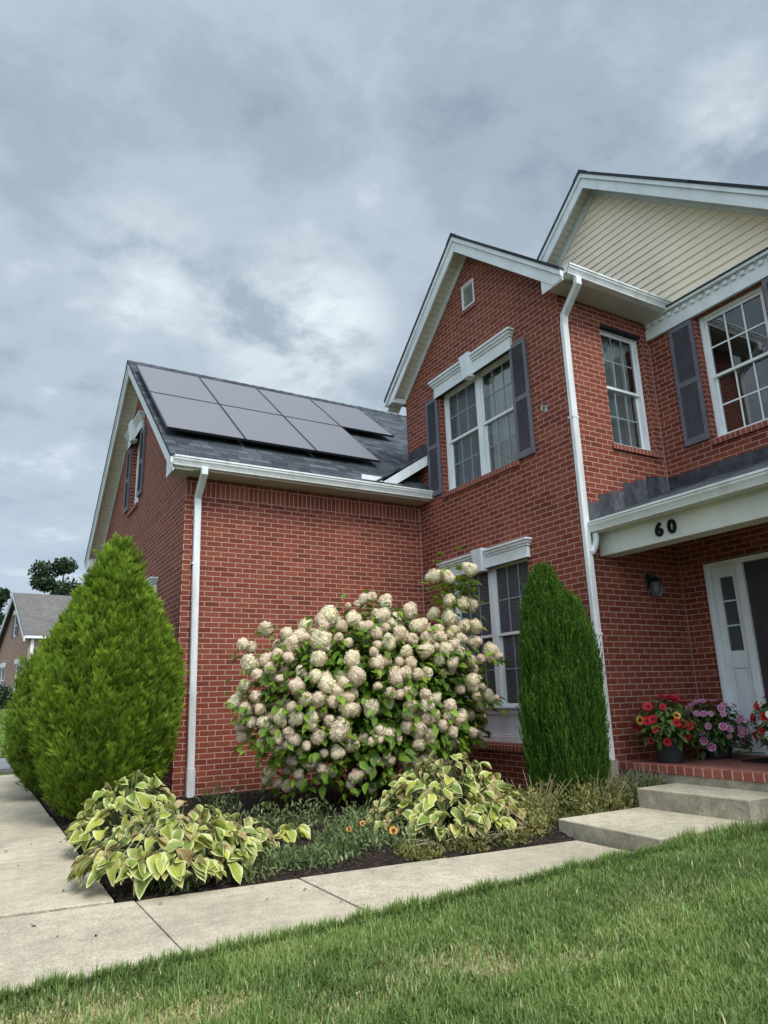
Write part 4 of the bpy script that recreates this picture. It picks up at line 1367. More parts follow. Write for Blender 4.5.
def spray_template(n=7, spread=55, w=0.11):
    """flat feathery fan growing up +z, in the xz plane"""
    V, F, T = [], [], []
    for k in range(n):
        a = R(-spread + 2 * spread * k / (n - 1))
        z0 = 0.10 + 0.45 * (1 - abs(a) / R(spread))
        l = 0.55 if k != n // 2 else 0.62
        dx, dz = math.sin(a), math.cos(a)
        x0 = 0.0
        i = len(V)
        wy = 0.05 * (k % 2 - 0.5)
        V += [(x0 - dz * w * 0.4, wy, z0 + dx * w * 0.4), (x0 + dz * w * 0.4, wy, z0 - dx * w * 0.4),
              (x0 + dx * l + dz * w * 0.25, wy * 2.5, z0 + dz * l - dx * w * 0.25), (x0 + dx * l - dz * w * 0.25, wy * 2.5, z0 + dz * l + dx * w * 0.25)]
        F.append((i, i + 1, i + 2, i + 3)); T += [0.1, 0.1, 1.0, 1.0]
    i = len(V)
    V += [(-0.04, 0, -0.25), (0.04, 0, -0.25), (0.03, 0, 0.6), (-0.03, 0, 0.6)]; F.append((i, i + 1, i + 2, i + 3)); T += [0, 0, 0.4, 0.4]
    return np.array(V, float), np.array(F), np.array(T)

# ------------------------------------------------------------------ teardrop arborvitae
def arb_profile(h):              # h 0..1 -> radius factor
    return np.interp(h, [0, 0.03, 0.10, 0.20, 0.35, 0.48, 0.63, 0.77, 0.875, 0.94, 0.98, 1.0], [0.62, 0.72, 0.84, 0.95, 1.0, 0.94, 0.73, 0.49, 0.31, 0.20, 0.10, 0.0])

def arborvitae(x, y, z, hh, rr, n, label, seed, ph=0.0, shade=0.0):
    r = np.random.default_rng(seed)
    t = empty("arborvitae", (x, y, z), label, "shrub", "rounded arborvitae along the side of the house")
    h = r.beta(1.05, 1.25, n * 2); a = r.uniform(0, 2 * PI, n * 2)
    keep = r.random(n * 2) < (arb_profile(h) + 0.12)
    h, a = h[keep][:n], a[keep][:n]; n = len(h)
    def surf(h, a):
        d = np.stack([np.cos(a), np.sin(a), h * 2.2], -1)
        lump = 0.12 * (vnoise(d + ph, 2.3, seed) - 0.5) + 0.16 * (vnoise(d * np.array([1, 1, 0.55]) + ph, 6.5, seed + 1) - 0.5)
        return arb_profile(h) * (1 + lump)
    # plumes: upswept feathery tufts, each a bundle of flat sprays; bright at the tip, dark in the gaps
    m = 44
    npl = n // m
    h, a = h[:npl], a[:npl]
    rad = rr * surf(h, a) - 0.11
    P0 = np.stack([rad * np.cos(a), rad * np.sin(a), h * hh + 0.0], -1) + np.array([x, y, z])
    out = np.stack([np.cos(a), np.sin(a), 0 * a], -1)
    ax = norm(np.array([0, 0, 1.0]) + out * r.uniform(0.0, 0.42, (npl, 1)) + r.normal(0, 0.13, (npl, 3)))
    pl = r.uniform(0.16, 0.30, npl)
    tonep = np.clip(0.42 + 0.5 * (vnoise(np.stack([np.cos(a), np.sin(a), h * 2.0], -1), 4.0, seed + 2) - 0.5) + r.normal(0, 0.13, npl), 0, 1)
    rep_ = lambda q: np.repeat(q, m, 0)
    s_ = r.random(npl * m)
    e1 = norm(np.cross(ax, out)); e2 = np.cross(ax, e1)
    wd = 0.042 * np.sin(PI * np.clip(s_, 0.08, 0.97)) ** 0.7
    g1, g2 = r.normal(0, 0.62, npl * m), r.normal(0, 0.62, npl * m)
    P = rep_(P0) + rep_(ax) * (s_ * rep_(pl) - 0.04)[:, None] + rep_(e1) * (wd * g1)[:, None] + rep_(e2) * (wd * g2)[:, None] + rep_(out) * (0.05 * s_)[:, None]
    up = norm(rep_(ax) + 0.55 * (rep_(e1) * g1[:, None] + rep_(e2) * g2[:, None]) + r.normal(0, 0.12, (npl * m, 3)))
    Mx = basis(up, norm(r.normal(0, 1, (npl * m, 3))))
    size = r.uniform(0.040, 0.080, npl * m)
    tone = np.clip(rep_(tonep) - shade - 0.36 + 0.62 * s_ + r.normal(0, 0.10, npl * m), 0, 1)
    A = np.stack([tone, 0 * tone, 0 * tone], -1)
    tv, tf, tt = spray_template(5, 26, 0.13)
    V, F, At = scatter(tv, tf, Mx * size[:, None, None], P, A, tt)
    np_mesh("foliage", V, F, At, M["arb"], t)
    # dense inner twigs so that nothing shows through, and the trunk
    b = MB()
    prof = [(0.0, 0.0)] + [(rr * (float(arb_profile(np.array(q))) * 0.90) - 0.10, q * hh) for q in np.linspace(0.03, 0.95, 14)] + [(0.0, hh * 0.965)]
    prof = [(max(p, 0.0), q) for p, q in prof]
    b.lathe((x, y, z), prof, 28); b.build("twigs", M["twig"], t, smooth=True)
    b = MB(); b.tube([(x, y, z - 0.12), (x, y, z + 0.4), (x + 0.02, y, z + hh * 0.8)], [0.07, 0.06, 0.02]); b.build("trunk", M["bark"], t)
    return t

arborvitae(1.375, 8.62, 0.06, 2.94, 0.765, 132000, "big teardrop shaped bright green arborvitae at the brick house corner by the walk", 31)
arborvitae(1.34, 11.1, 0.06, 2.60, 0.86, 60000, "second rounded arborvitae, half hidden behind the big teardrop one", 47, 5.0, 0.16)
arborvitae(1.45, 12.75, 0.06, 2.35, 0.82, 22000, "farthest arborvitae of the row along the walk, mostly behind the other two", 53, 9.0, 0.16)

# ------------------------------------------------------------------ upright column shrub at the projecting corner
def column_shrub(x, y, z, parts, label, seed):
    r = np.random.default_rng(seed)
    t = empty("columnar_shrub", (x, y, z), label, "shrub")
    prof = lambda h: np.where(h < 0.5, 0.80 + 0.20 * np.sin(np.clip(h / 0.5, 0, 1) * PI / 2), np.clip(1 - (np.maximum(h - 0.5, 0) / 0.52) ** 2.5, 0, 1) ** 0.65)
    packs = []
    for (dx, dy, hh, rr, n) in parts:
        h = r.beta(1.0, 1.0, n); a = r.uniform(0, 2 * PI, n)
        d = np.stack([np.cos(a), np.sin(a), h * 1.5], -1)
        rad = rr * prof(h) * (1 + 0.30 * (vnoise(d * np.array([1, 1, 0.35]), 5.5, seed) - 0.5)) - 0.13 * r.random(n) ** 2
        P = np.stack([x + dx + rad * np.cos(a), y + dy + rad * np.sin(a), z + h * hh], -1)
        out = np.stack([np.cos(a), np.sin(a), 0 * a], -1)
        up = norm(np.array([0, 0, 1.0]) + out * r.uniform(-0.02, 0.34, (n, 1)) + r.normal(0, 0.10, (n, 3)))
        Mx = basis(up, norm(r.normal(0, 1, (n, 3))))
        size = r.uniform(0.09, 0.17, n)
        clump = vnoise(d * np.array([1, 1, 0.5]), 6.0, seed + 3)
        tone = np.clip(0.12 + 0.62 * clump + r.normal(0, 0.16, n), 0, 1)
        A = np.stack([tone, 0 * tone, 0 * tone], -1)
        # sprig: a thin leader with short needles
        tv, tf, tt = [], [], []
        for k in range(9):
            zz = 0.05 + 0.09 * k; an = k * 2.4
            ca, sa = math.cos(an), math.sin(an)
            i = len(tv); l = 0.20; w = 0.030
            tv += [(-sa * w, ca * w, zz), (sa * w, -ca * w, zz), (ca * l * 0.45 + sa * w * 0.5, sa * l * 0.45 - ca * w * 0.5, zz + l), (ca * l * 0.45 - sa * w * 0.5, sa * l * 0.45 + ca * w * 0.5, zz + l)]
            tf.append((i, i + 1, i + 2, i + 3)); tt += [0.2, 0.2, 0.3 + 0.08 * k, 0.3 + 0.08 * k]
        packs.append(scatter(np.array(tv), np.array(tf), Mx * size[:, None, None], P, A, np.array(tt)))
        b = MB(); b.lathe((x + dx, y + dy, z), [(0, 0.0)] + [(max(rr * float(prof(np.array(q))) * 0.80 - 0.03, 0), q * hh) for q in np.linspace(0.02, 0.93, 12)] + [(0, hh * 0.95)], 22)
        b.build("twigs", M["twig"], t, smooth=True)
    V, F, A = join(packs)
    np_mesh("foliage", V, F, A, M["yew"], t)
    b = MB(); b.tube([(x, y, z - 0.1), (x, y, z + 1.2)], [0.05, 0.03]); b.build("trunk", M["bark"], t)
    return t
column_shrub(5.34, 5.58, 0.03, [(-0.06, 0.04, 2.40, 0.29, 10000), (0.10, -0.07, 2.10, 0.31, 9000), (-0.02, 0.0, 1.55, 0.39, 7000)],
             "tall narrow dark green upright shrub in front of the downspout at the projecting corner", 61)

# ------------------------------------------------------------------ hydrangea
HC, HR = np.array([4.05, 7.3, 1.15]), np.array([1.55, 0.98, 1.08])
HEADS = [tuple(map(float, s.split(","))) for s in """3.12,6.72,1.79,0.115;3.21,6.47,0.9,0.113;3.33,6.94,2.07,0.11;4.95,6.96,2.1,0.1;3.06,6.62,1.6,0.098;4.16,7.14,2.28,0.098;4.28,6.61,1.95,0.097;4.37,6.92,2.16,0.096;5.11,6.86,2.28,0.095;4.94,6.91,2.31,0.094;2.55,7.27,1.57,0.092;3.91,6.74,2.08,0.092;4.14,6.3,1.1,0.09;5.13,6.72,2.67,0.089;4.25,6.43,1.68,0.089;5.27,6.86,2,0.089;5.47,6.84,1.71,0.089;3.38,6.42,1.41,0.088;3.09,6.51,1.34,0.087;4.87,6.45,1.33,0.087;2.43,7.31,1.19,0.086;3.8,6.34,1.4,0.085;4.15,6.31,0.98,0.085;3.53,6.75,2.02,0.084;3.98,6.52,1.86,0.084;3,6.58,1.42,0.083;4.72,6.89,2.59,0.083;4.77,7,2.16,0.083;5.25,6.9,1.82,0.083;2.97,6.88,1.84,0.082;3.02,6.53,1.2,0.082;2.69,6.76,1.03,0.082;2.78,7.42,1.96,0.081;4.34,6.52,1.82,0.081;2.83,6.65,1.02,0.081;2.96,6.57,1.02,0.081;2.53,7.45,1.8,0.08;3.36,6.48,1.58,0.08;3.62,6.4,1.54,0.08;4.07,6.34,0.86,0.08;4.94,6.56,1.58,0.079;5.18,6.58,1.17,0.079;2.83,6.66,1.32,0.078;4.88,6.84,2.59,0.078;5.22,6.82,2.26,0.078;3.81,6.48,1.76,0.078;4.71,6.55,1.74,0.078;5.13,6.91,2.01,0.078;2.59,6.89,0.98,0.078;2.87,6.89,1.76,0.077;4.99,6.92,1.95,0.077;3.29,6.42,1.09,0.077;3.22,6.55,0.68,0.077;4.53,6.47,1.69,0.076;4.09,6.38,0.72,0.075;4.6,6.38,0.94,0.074;2.88,7.05,1.88,0.073;3.99,6.41,1.66,0.073;2.9,6.6,1.2,0.073;4.46,6.33,1.09,0.073;4.55,6.58,1.84,0.072;3.03,6.58,0.83,0.072;2.64,7.04,1.61,0.071;3.92,6.34,1.43,0.071;2.63,7.45,1.77,0.07;2.65,6.92,1.51,0.07;3.23,6.94,2.03,0.07;4.96,6.75,1.84,0.07;2.47,7.09,1.11,0.07;2.46,7.18,0.97,0.07;2.49,7.24,0.85,0.07;3.92,6.33,0.89,0.07;3.72,6.57,1.87,0.069;3.47,6.62,0.43,0.069;3.7,6.37,0.83,0.069;3.14,6.47,1.17,0.068;4.78,6.53,1.65,0.067;4,6.36,1.54,0.067;4.07,6.33,1.42,0.067;5.54,6.81,1.64,0.067;4.13,6.3,1.21,0.067;4.2,6.35,0.82,0.067;2.73,6.93,1.65,0.066;2.55,7.03,1.46,0.066;2.47,7.16,1.35,0.066;4.59,6.42,1.54,0.066;2.75,7.19,0.49,0.066;2.95,7.17,0.34,0.066;3.94,6.3,1.11,0.066;4.12,6.48,0.51,0.066;3.95,7.18,2.32,0.065;4.11,6.48,1.8,0.065;3.92,6.31,1.02,0.065;3.9,7.18,2.33,0.064;3.18,6.47,1.27,0.064;3.21,6.68,0.5,0.064;4.58,6.66,1.93,0.063;2.79,6.67,1.12,0.063;2.84,6.71,0.81,0.063;4.37,6.35,0.89,0.063;4.5,6.39,0.81,0.063;2.8,6.82,1.62,0.061;5.46,6.85,1.61,0.061;4.88,6.51,0.78,0.061;3.25,6.45,1.35,0.06;5.23,6.75,1.6,0.06;2.52,6.98,1.24,0.06;2.55,6.92,1.12,0.06;2.51,7.02,0.99,0.06;3.6,6.4,0.79,0.06;3.22,6.83,1.96,0.059;3.38,6.74,1.95,0.059;3.59,6.65,1.94,0.059;4,7.16,2.35,0.059;3.66,6.64,1.95,0.059;3.28,6.42,1.2,0.059;2.71,6.81,0.84,0.059;2.78,6.72,0.89,0.059;4.73,6.65,1.86,0.058;2.82,7.41,0.39,0.058;4.45,6.34,0.98,0.058;2.9,7.27,0.36,0.057;4.2,6.37,0.75,0.057;4.19,6.45,0.56,0.057;3,6.98,0.38,0.056;3.73,6.32,1.24,0.056;3.82,6.31,1.22,0.056;4.91,6.45,1.18,0.056;3.77,6.47,0.56,0.056;2.59,6.93,0.89,0.055;2.6,7,0.78,0.055;2.72,6.88,0.72,0.055;3.12,6.7,0.53,0.055;3.11,6.5,0.99,0.054;2.97,6.58,0.94,0.054;2.66,6.83,0.91,0.054;2.78,6.78,0.77,0.054;4.24,6.43,0.62,0.053;3.61,6.45,1.65,0.052;5.06,6.53,1.27,0.052;3.69,6.69,0.3,0.052;3.84,6.78,2.1,0.051;2.95,6.89,0.47,0.051;3.44,6.71,0.35,0.051;4.4,6.47,1.72,0.05;2.66,6.88,0.81,0.05;2.94,6.66,0.76,0.05;3.61,6.37,0.88,0.05;3.3,6.64,1.82,0.048;3.67,6.48,1.73,0.048;3.87,6.37,1.55,0.048;3.54,6.42,0.77,0.046;3.64,6.48,0.57,0.046;3.57,6.55,0.49,0.046;3.85,6.59,1.93,0.045;5.51,6.85,1.14,0.044;3.83,7.21,2.26,0.043;2.7,6.8,1.41,0.042;3.59,6.35,1.31,0.042;3.91,6.31,1.26,0.042;3.73,6.44,0.63,0.042;3.1,6.61,0.68,0.041;3.69,7.17,2.23,0.037;3.83,6.37,0.78,0.037""".split(";")]
t = empty("hydrangea_bush", (4.05, 7.3, 0.05), "wide hydrangea bush covered in cream pink flower heads before the brick wall and lower window", "hydrangea")
r = np.random.default_rng(71)
N = 9500
d = norm(r.normal(0, 1, (N, 3)))
d[:, 1] = np.where(r.random(N) < 0.6, -np.abs(d[:, 1]), d[:, 1])
rad = r.uniform(0.12, 1.0, N) ** 0.55 * (0.92 + 0.28 * (vnoise(d, 2.5, 7) - 0.3))
P = HC + d * HR * rad[:, None]
P[:, 0] = np.minimum(P[:, 0], 5.78)
ok = (P[:, 2] > 0.22) & ~((P[:, 2] < 0.62) & (r.random(N) < 0.72))
P, d, rad = P[ok], d[ok], rad[ok]; N = len(P)
# leaves on the taller shoot at the right and around every head
Hp = np.array([h[:3] for h in HEADS])
k = 5
near = np.repeat(Hp, k, 0) + r.normal(0, 0.07, (len(Hp) * k, 3)) + np.array([0.0, 0.05, -0.06])
shoot = np.array([5.03, 6.95, 2.48]) + r.normal(0, 1, (150, 3)) * np.array([0.17, 0.10, 0.14])
P2 = np.concatenate([near, shoot])
P2[:, 0] = np.minimum(P2[:, 0], 5.80)
d2 = norm((P2 - HC) / HR + r.normal(0, 0.3, P2.shape))
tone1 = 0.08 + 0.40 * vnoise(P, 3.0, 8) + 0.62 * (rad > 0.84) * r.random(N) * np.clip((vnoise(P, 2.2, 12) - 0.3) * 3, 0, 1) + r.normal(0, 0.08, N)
tone2 = 0.55 + 0.35 * vnoise(P2, 3.0, 8) + r.normal(0, 0.12, len(P2)); tone2[:len(near)] -= 0.18
P = np.concatenate([P, P2]); d = np.concatenate([d, d2]); tone = np.clip(np.concatenate([tone1, tone2]), 0, 1); N = len(P)
xd = norm(d * np.array([1, 1, 0.2]) + r.normal(0, 0.45, (N, 3)) + np.array([0, 0, -0.15]))
zu = norm(np.array([0, 0, 1.0]) + 0.5 * d + r.normal(0, 0.35, (N, 3)))
Mx = basis(zu, xd)
tv, tf, te = leaf_template(1.0, 0.62, 4, 3, 0.22, 0.25)
size = r.uniform(0.075, 0.135, N)
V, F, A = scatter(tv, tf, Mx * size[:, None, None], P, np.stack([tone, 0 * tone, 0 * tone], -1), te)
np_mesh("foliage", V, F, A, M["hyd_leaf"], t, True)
b = MB()
for i in range(26):
    a = r.uniform(0, 2 * PI); e = np.array([math.cos(a) * r.uniform(0.4, 0.95), math.sin(a) * r.uniform(0.3, 0.9), r.uniform(-0.2, 0.8)])
    end = HC + e * HR; end[0] = min(end[0], 5.7)
    base = np.array([4.05 + math.cos(a) * 0.22, 7.35 + math.sin(a) * 0.15, 0.0])
    m = base * 0.45 + end * 0.55 + np.array([0, 0, -0.12])
    b.tube([base, base * 0.75 + m * 0.25 + np.array([0, 0, 0.12]), m, end], [0.014, 0.012, 0.009, 0.005], 6)
b.build("stem", M["bark"], t)
b = MB()
b.tube([(4.6, 7.0, 0.9), (4.9, 6.95, 1.8), (5.05, 6.9, 2.4)], [0.012, 0.01, 0.006], 6)
for e in ((5.13, 6.72, 2.62), (4.88, 6.84, 2.54), (4.72, 6.89, 2.54)): b.tube([(5.0, 6.93, 2.2), e], [0.008, 0.005], 6)
b.build("stem", M["stalk"], t)

# more heads fill the gaps, a little deeper in the bush
_k = 0
while len(HEADS) < 255 and _k < 6000:
    _k += 1
    q_ = norm(r.normal(0, 1, 3)); q_[1] = -abs(q_[1]); q_[2] = q_[2] * 0.9 + 0.12
    c_ = HC + norm(q_) * HR * r.uniform(0.86, 0.97)
    if c_[0] > 5.6 or c_[2] < 0.45 or min(math.dist(c_, h[:3]) for h in HEADS) < 0.135: continue
    HEADS.append((float(c_[0]), float(c_[1]), float(c_[2]), r.uniform(0.055, 0.085)))
HEADS.sort(key=lambda h: -h[3])

def head_mesh(seed, nfl=150):
    r = np.random.default_rng(seed)
    lobes = [(np.zeros(3), 0.80)]
    for q in range(3 + seed % 2):
        dd = norm(r.normal(0, 1, 3)); lobes.append((dd * r.uniform(0.42, 0.58), r.uniform(0.42, 0.58)))
    Pn, Nn = [], []
    for c0, rad0 in lobes:
        m = int(nfl * rad0 ** 2 * 1.1)
        i = np.arange(m) + 0.5
        ph = np.arccos(1 - 2 * i / m); th = PI * (1 + 5 ** 0.5) * i
        nn = np.stack([np.cos(th) * np.sin(ph), np.sin(th) * np.sin(ph), np.cos(ph)], -1)
        p = c0 + nn * rad0 * (1 + r.normal(0, 0.05, m))[:, None]
        inside = np.zeros(m, bool)
        for c1, r1 in lobes:
            if c1 is not c0: inside |= np.linalg.norm(p - c1, axis=1) < r1 * 0.92
        Pn.append(p[~inside]); Nn.append(nn[~inside])
    P, n = np.concatenate(Pn), np.concatenate(Nn); nfl = len(P)
    tv, tf = [], []
    for k in range(4):
        a = k * PI / 2; ca, sa = math.cos(a), math.sin(a)
        i0 = len(tv)
        for (x, y, z) in ((0.01, 0, 0), (0.11, -0.085, 0.045), (0.19, 0, 0.025), (0.11, 0.085, 0.045)):
            tv.append((x * ca - y * sa, x * sa + y * ca, z))
        tf.append((i0, i0 + 1, i0 + 2, i0 + 3))
    zz = norm(n + r.normal(0, 0.22, n.shape))
    Mx = basis(zz, norm(r.normal(0, 1, n.shape))) * r.uniform(0.68, 1.0, nfl)[:, None, None]
    tone = np.clip(0.25 + 0.4 * (n[:, 2] + 0.3) + r.normal(0, 0.22, nfl), 0, 1)
    tone = np.clip(0.5 + r.normal(0, 0.32, nfl), 0, 1)
    V, F, A = scatter(np.array(tv), np.array(tf), Mx, P, np.stack([tone, 0 * tone, 0 * tone], -1))
    # inner body of buds
    u = quads_grid(9, 13)
    T_, U_ = np.meshgrid(np.linspace(0, PI, 9), np.linspace(0, 2 * PI, 13), indexing="ij")
    S0 = np.stack([np.sin(T_) * np.cos(U_), np.sin(T_) * np.sin(U_), np.cos(T_)], -1).reshape(-1, 3)
    V, F, A = join([(V, F, A)] + [(c0 + S0 * rad0 * 0.93, u, np.tile([0.25, 0, 0], (len(S0), 1))) for c0, rad0 in lobes])
    o = np_mesh("flower_head", V, F, A, M["head"], None)
    me = o.data; COL.objects.unlink(o); bpy.data.objects.remove(o)
    return me
HM = [head_mesh(s) for s in (1, 2, 3, 4, 5, 6, 7)]
for i, (x, y, z, rr) in enumerate(HEADS[:100]):
    o = bpy.data.objects.new("flower_head", HM[i % 7]); COL.objects.link(o)
    o.location = (x, y, z); o.rotation_euler = (r.uniform(-0.5, 0.5), r.uniform(-0.5, 0.5), r.uniform(0, 6.28)); s = rr * r.uniform(1.06, 1.22)
    o.scale = (s * r.uniform(0.85, 1.1), s * r.uniform(0.85, 1.1), s * r.uniform(0.88, 1.25)); o.parent = t; o.matrix_parent_inverse = world_of(t).inverted()
packs = []
def mesh_arrays(me):
    v = np.empty(len(me.vertices) * 3, np.float32); me.vertices.foreach_get("co", v)
    l = np.empty(len(me.loops), np.int32); me.loops.foreach_get("vertex_index", l)
    c = np.empty(len(me.vertices) * 4, np.float32); me.attributes["col"].data.foreach_get("color", c)
    return v.reshape(-1, 3), l.reshape(-1, 4), c.reshape(-1, 4)[:, :3]
HA = [mesh_arrays(m) for m in HM]
for i, (x, y, z, rr) in enumerate(HEADS[100:]):
    v, f, a = HA[i % 7]
    E = np.array(Matrix.Rotation(r.uniform(0, 6), 3, "Z") @ Matrix.Rotation(r.uniform(-.5, .5), 3, "X"))
    packs.append(((v * rr * 1.15) @ E.T + np.array([x, y, z]), f, a))
V, F, A = join(packs)
o = np_mesh("small_flower_heads", V, F, A, M["head"], t); o["kind"] = "stuff"

# ------------------------------------------------------------------ hostas
def hosta(x, y, z, rad, hh, n, label, seed, wither=0.25, squash=1.0, yellow=0.0):
    r = np.random.default_rng(seed)
    t = empty("hosta", (x, y, z), label, "hosta", "variegated hostas in the bed")
    a = r.uniform(0, 2 * PI, n)
    k = np.sqrt(r.random(n))                       # 0 centre .. 1 rim
    rr = rad * (0.12 + 0.80 * k)
    zz = z + hh * (1.0 - 0.78 * k ** 1.6) * r.uniform(0.50, 1.08, n)
    P = np.stack([x + rr * np.cos(a), y + rr * np.sin(a) * squash, zz], -1)
    out = np.stack([np.cos(a), np.sin(a) * squash, 0 * a], -1)
    pitch = 0.22 - 0.62 * k + r.normal(0, 0.45, n)
    xd = norm(out + np.array([0, 0, 1.0]) * np.tan(np.clip(pitch, -1.2, 0.9))[:, None] + r.normal(0, 0.50, (n, 3)))
    zu = norm(np.array([0, 0, 1.0]) + out * 0.45 + r.normal(0, 0.42, (n, 3)))
    Mx = basis(zu, xd)
    dead = r.random(n) < wither
    size = r.uniform(0.085, 0.165, n) * (0.75 + 0.3 * k) * np.where(dead, 0.8, 1.0)
    brown = np.where(dead, r.uniform(0.55, 1.1, n), np.where(r.random(n) < 0.25, r.uniform(0.15, 0.4, n), 0.0))
    tone = np.clip(r.beta(2, 2.6, n) + yellow, 0, 1)
    packs = []
    for gI, (dr, fo, W, wav) in enumerate(((0.30, 0.22, 0.80, 0.06), (0.50, 0.14, 0.74, 0.09), (0.15, 0.35, 0.84, 0.06), (0.85, 0.60, 0.40, 0.24))):
        s = (np.where(dead, r.integers(1, 4, n) , r.integers(0, 3, n)) == gI)
        if not s.any(): continue
        tv, tf, te = leaf_template(1.0, W, 8, 9, dr, fo, 0.72, wav)
        m = Mx[s] * size[s][:, None, None]
        packs.append(scatter(tv, tf, m, P[s] - (m @ np.array([0.35, 0, 0])), np.stack([tone[s], 0 * tone[s], brown[s]], -1), te))
    V, F, A = join(packs)
    np_mesh("leaves", V, F, A, M["hosta"], t, True)
    b = MB()
    for i in range(0, n, 2):
        p = P[i] - Mx[i] @ np.array([0.35 * size[i], 0, 0]); q = np.array([x + (p[0] - x) * 0.12, y + (p[1] - y) * 0.12, z - 0.02])
        mid = (p + q) / 2 + np.array([0, 0, 0.06])
        b.tube([q, mid, p], [0.006, 0.005, 0.004], 5)
    b.build("stalks", M["stalk"], t)
    if wither > 0.3:
        b = MB()
        for i in range(7):
            an = r.uniform(0, 2 * PI); e = np.array([x + math.cos(an) * rad * r.uniform(.6, 1.15), y + math.sin(an) * rad * r.uniform(.6, 1.15), z + r.uniform(0.0, 0.25)])
            q = np.array([x, y, z + 0.05]); b.tube([q, (q + e) / 2 + np.array([0, 0, 0.25]), e], [0.005, 0.004, 0.003], 5)
        b.build("dry_stalks", M["drystalk"], t)
    return t
hosta(1.38, 5.50, 0.05, 0.68, 0.44, 560, "large variegated hosta with yellowing and browned leaves at the corner of the walk", 81, 0.36, 0.9, 0.22)
hosta(1.98, 5.72, 0.05, 0.28, 0.28, 110, "smaller leafy hosta pressed against the right of the large corner one", 82, 0.22, 0.9, 0.05)
hosta(1.30, 6.75, 0.06, 0.50, 0.56, 280, "pale hosta behind the corner one, just before the teardrop arborvitae", 83, 0.15, 0.9, 0.20)
hosta(3.84, 5.55, 0.05, 0.82, 0.60, 740, "big mounded hosta with curled cream edges below the hydrangea and lower window", 84, 0.38, 0.85, 0.14)
hosta(2.50, 5.95, 0.05, 0.13, 0.14, 30, "tiny cream edged hosta beside the weeds in the middle of the bed", 85, 0.05, 1.0, 0.30)

# ------------------------------------------------------------------ low plants in the bed
def tuft_field(name, mat, n, posf, size, W, seed, upness=0.8, tone0=0.2, tone1=0.6, parent=None):
    r = np.random.default_rng(seed)
    P = posf(r, n)
    n = len(P)
    xd = norm(np.array([0, 0, upness]) + r.normal(0, 0.5, (n, 3)))
    zu = norm(r.normal(0, 1, (n, 3)))
    Mx = basis(zu, xd)
    tv, tf, te = leaf_template(1.0, W, 3, 3, 0.15, 0.2)
    s = r.uniform(size[0], size[1], n)
    tone = np.clip(tone0 + tone1 * vnoise(P, 6.0, seed) + r.normal(0, 0.16, n), 0, 1)
    V, F, A = scatter(tv, tf, Mx * s[:, None, None], P, np.stack([tone, 0 * tone, 0 * tone], -1), te)
    return np_mesh(name, V, F, A, mat, parent)

def clump_pos(blobs):
    def f(r, n):
        w = np.array([b[5] for b in blobs], float); w /= w.sum()
        k = r.choice(len(blobs), n, p=w)
        B = np.array([b[:5] for b in blobs])[k]
        d = norm(r.normal(0, 1, (n, 3))); q = r.random(n) ** 0.45
        P = B[:, :3] + d * q[:, None] * np.stack([B[:, 3], B[:, 3], B[:, 4]], -1)
        g = bed_h(P[:, 0], P[:, 1])
        P[:, 2] = np.maximum(P[:, 2], g + 0.004)
        return P
    return f
# silver green weeds in the middle of the bed
o = tuft_field("ground_cover", M["weed"], 6800, clump_pos([(2.45, 6.4, 0.10, 0.24, 0.20, 2), (2.2, 6.9, 0.1, 0.22, 0.2, 1), (3.1, 5.35, 0.06, 0.25, 0.2, 2), (2.75, 5.45, 0.06, 0.30, 0.16, 4), (3.05, 5.75, 0.08, 0.34, 0.20, 5), (2.55, 5.25, 0.03, 0.22, 0.08, 2), (2.9, 6.5, 0.10, 0.28, 0.20, 3),
      (3.35, 5.25, 0.05, 0.24, 0.14, 3), (2.15, 5.30, 0.03, 0.28, 0.09, 2), (3.3, 6.2, 0.08, 0.30, 0.18, 2), (1.85, 5.25, 0.02, 0.30, 0.09, 3), (1.35, 5.22, 0.01, 0.22, 0.06, 2), (2.3, 5.15, 0.02, 0.25, 0.08, 2), (1.15, 6.3, 0.01, 0.15, 0.06, 1), (2.5, 7.9, 0.1, 0.25, 0.18, 1)]),
      (0.025, 0.065), 0.36, 91)
tag(o, "silver green weeds covering the bark mulch between the two hosta groups", "ground cover", kind="stuff")
# yellow green trailing clumps beside the steps
def trailing(blobs, n, lab, seed, mat="thyme", tone0=0.2):
    c = blobs[0]
    t = empty("trailing_shrub", (c[0], c[1], 0.0), lab, "low shrub", "trailing shrubs between the column shrub and the steps")
    tuft_field("foliage", M[mat], n, clump_pos(blobs), (0.022, 0.055), 0.36, seed, 0.9, tone0, 0.6, t)
    r = np.random.default_rng(seed + 1)
    b = MB()
    for i in range(46):
        B = blobs[r.integers(0, len(blobs))]
        a = r.uniform(0, 6.28); k = r.uniform(0.3, 1.05)
        e = np.array([B[0] + math.cos(a) * B[3] * k, B[1] + math.sin(a) * B[3] * k, B[2] + B[4] * r.uniform(0.4, 1.35)])
        q = np.array([c[0] + (B[0] - c[0]) * 0.5 + math.cos(a) * B[3] * 0.15, c[1] + (B[1] - c[1]) * 0.5 + math.sin(a) * B[3] * 0.15, 0.02])
        b.tube([q, (q + e) / 2 + np.array([0, 0, 0.04]), e], [0.004, 0.003, 0.002], 5)
    b.build("twigs", M["drystalk"], t)
trailing([(4.55, 5.28, 0.12, 0.26, 0.24, 3), (4.30, 5.05, 0.07, 0.22, 0.18, 2), (4.80, 5.30, 0.14, 0.24, 0.26, 2)], 3400, "yellowing wiry shrub spilling over the corner of the lower step", 95)
trailing([(5.25, 5.20, 0.14, 0.26, 0.26, 2), (5.05, 5.10, 0.12, 0.20, 0.22, 2), (5.6, 5.18, 0.14, 0.24, 0.24, 2)], 2800, "yellow green wiry shrub along the side of the landing, under the column shrub", 97)
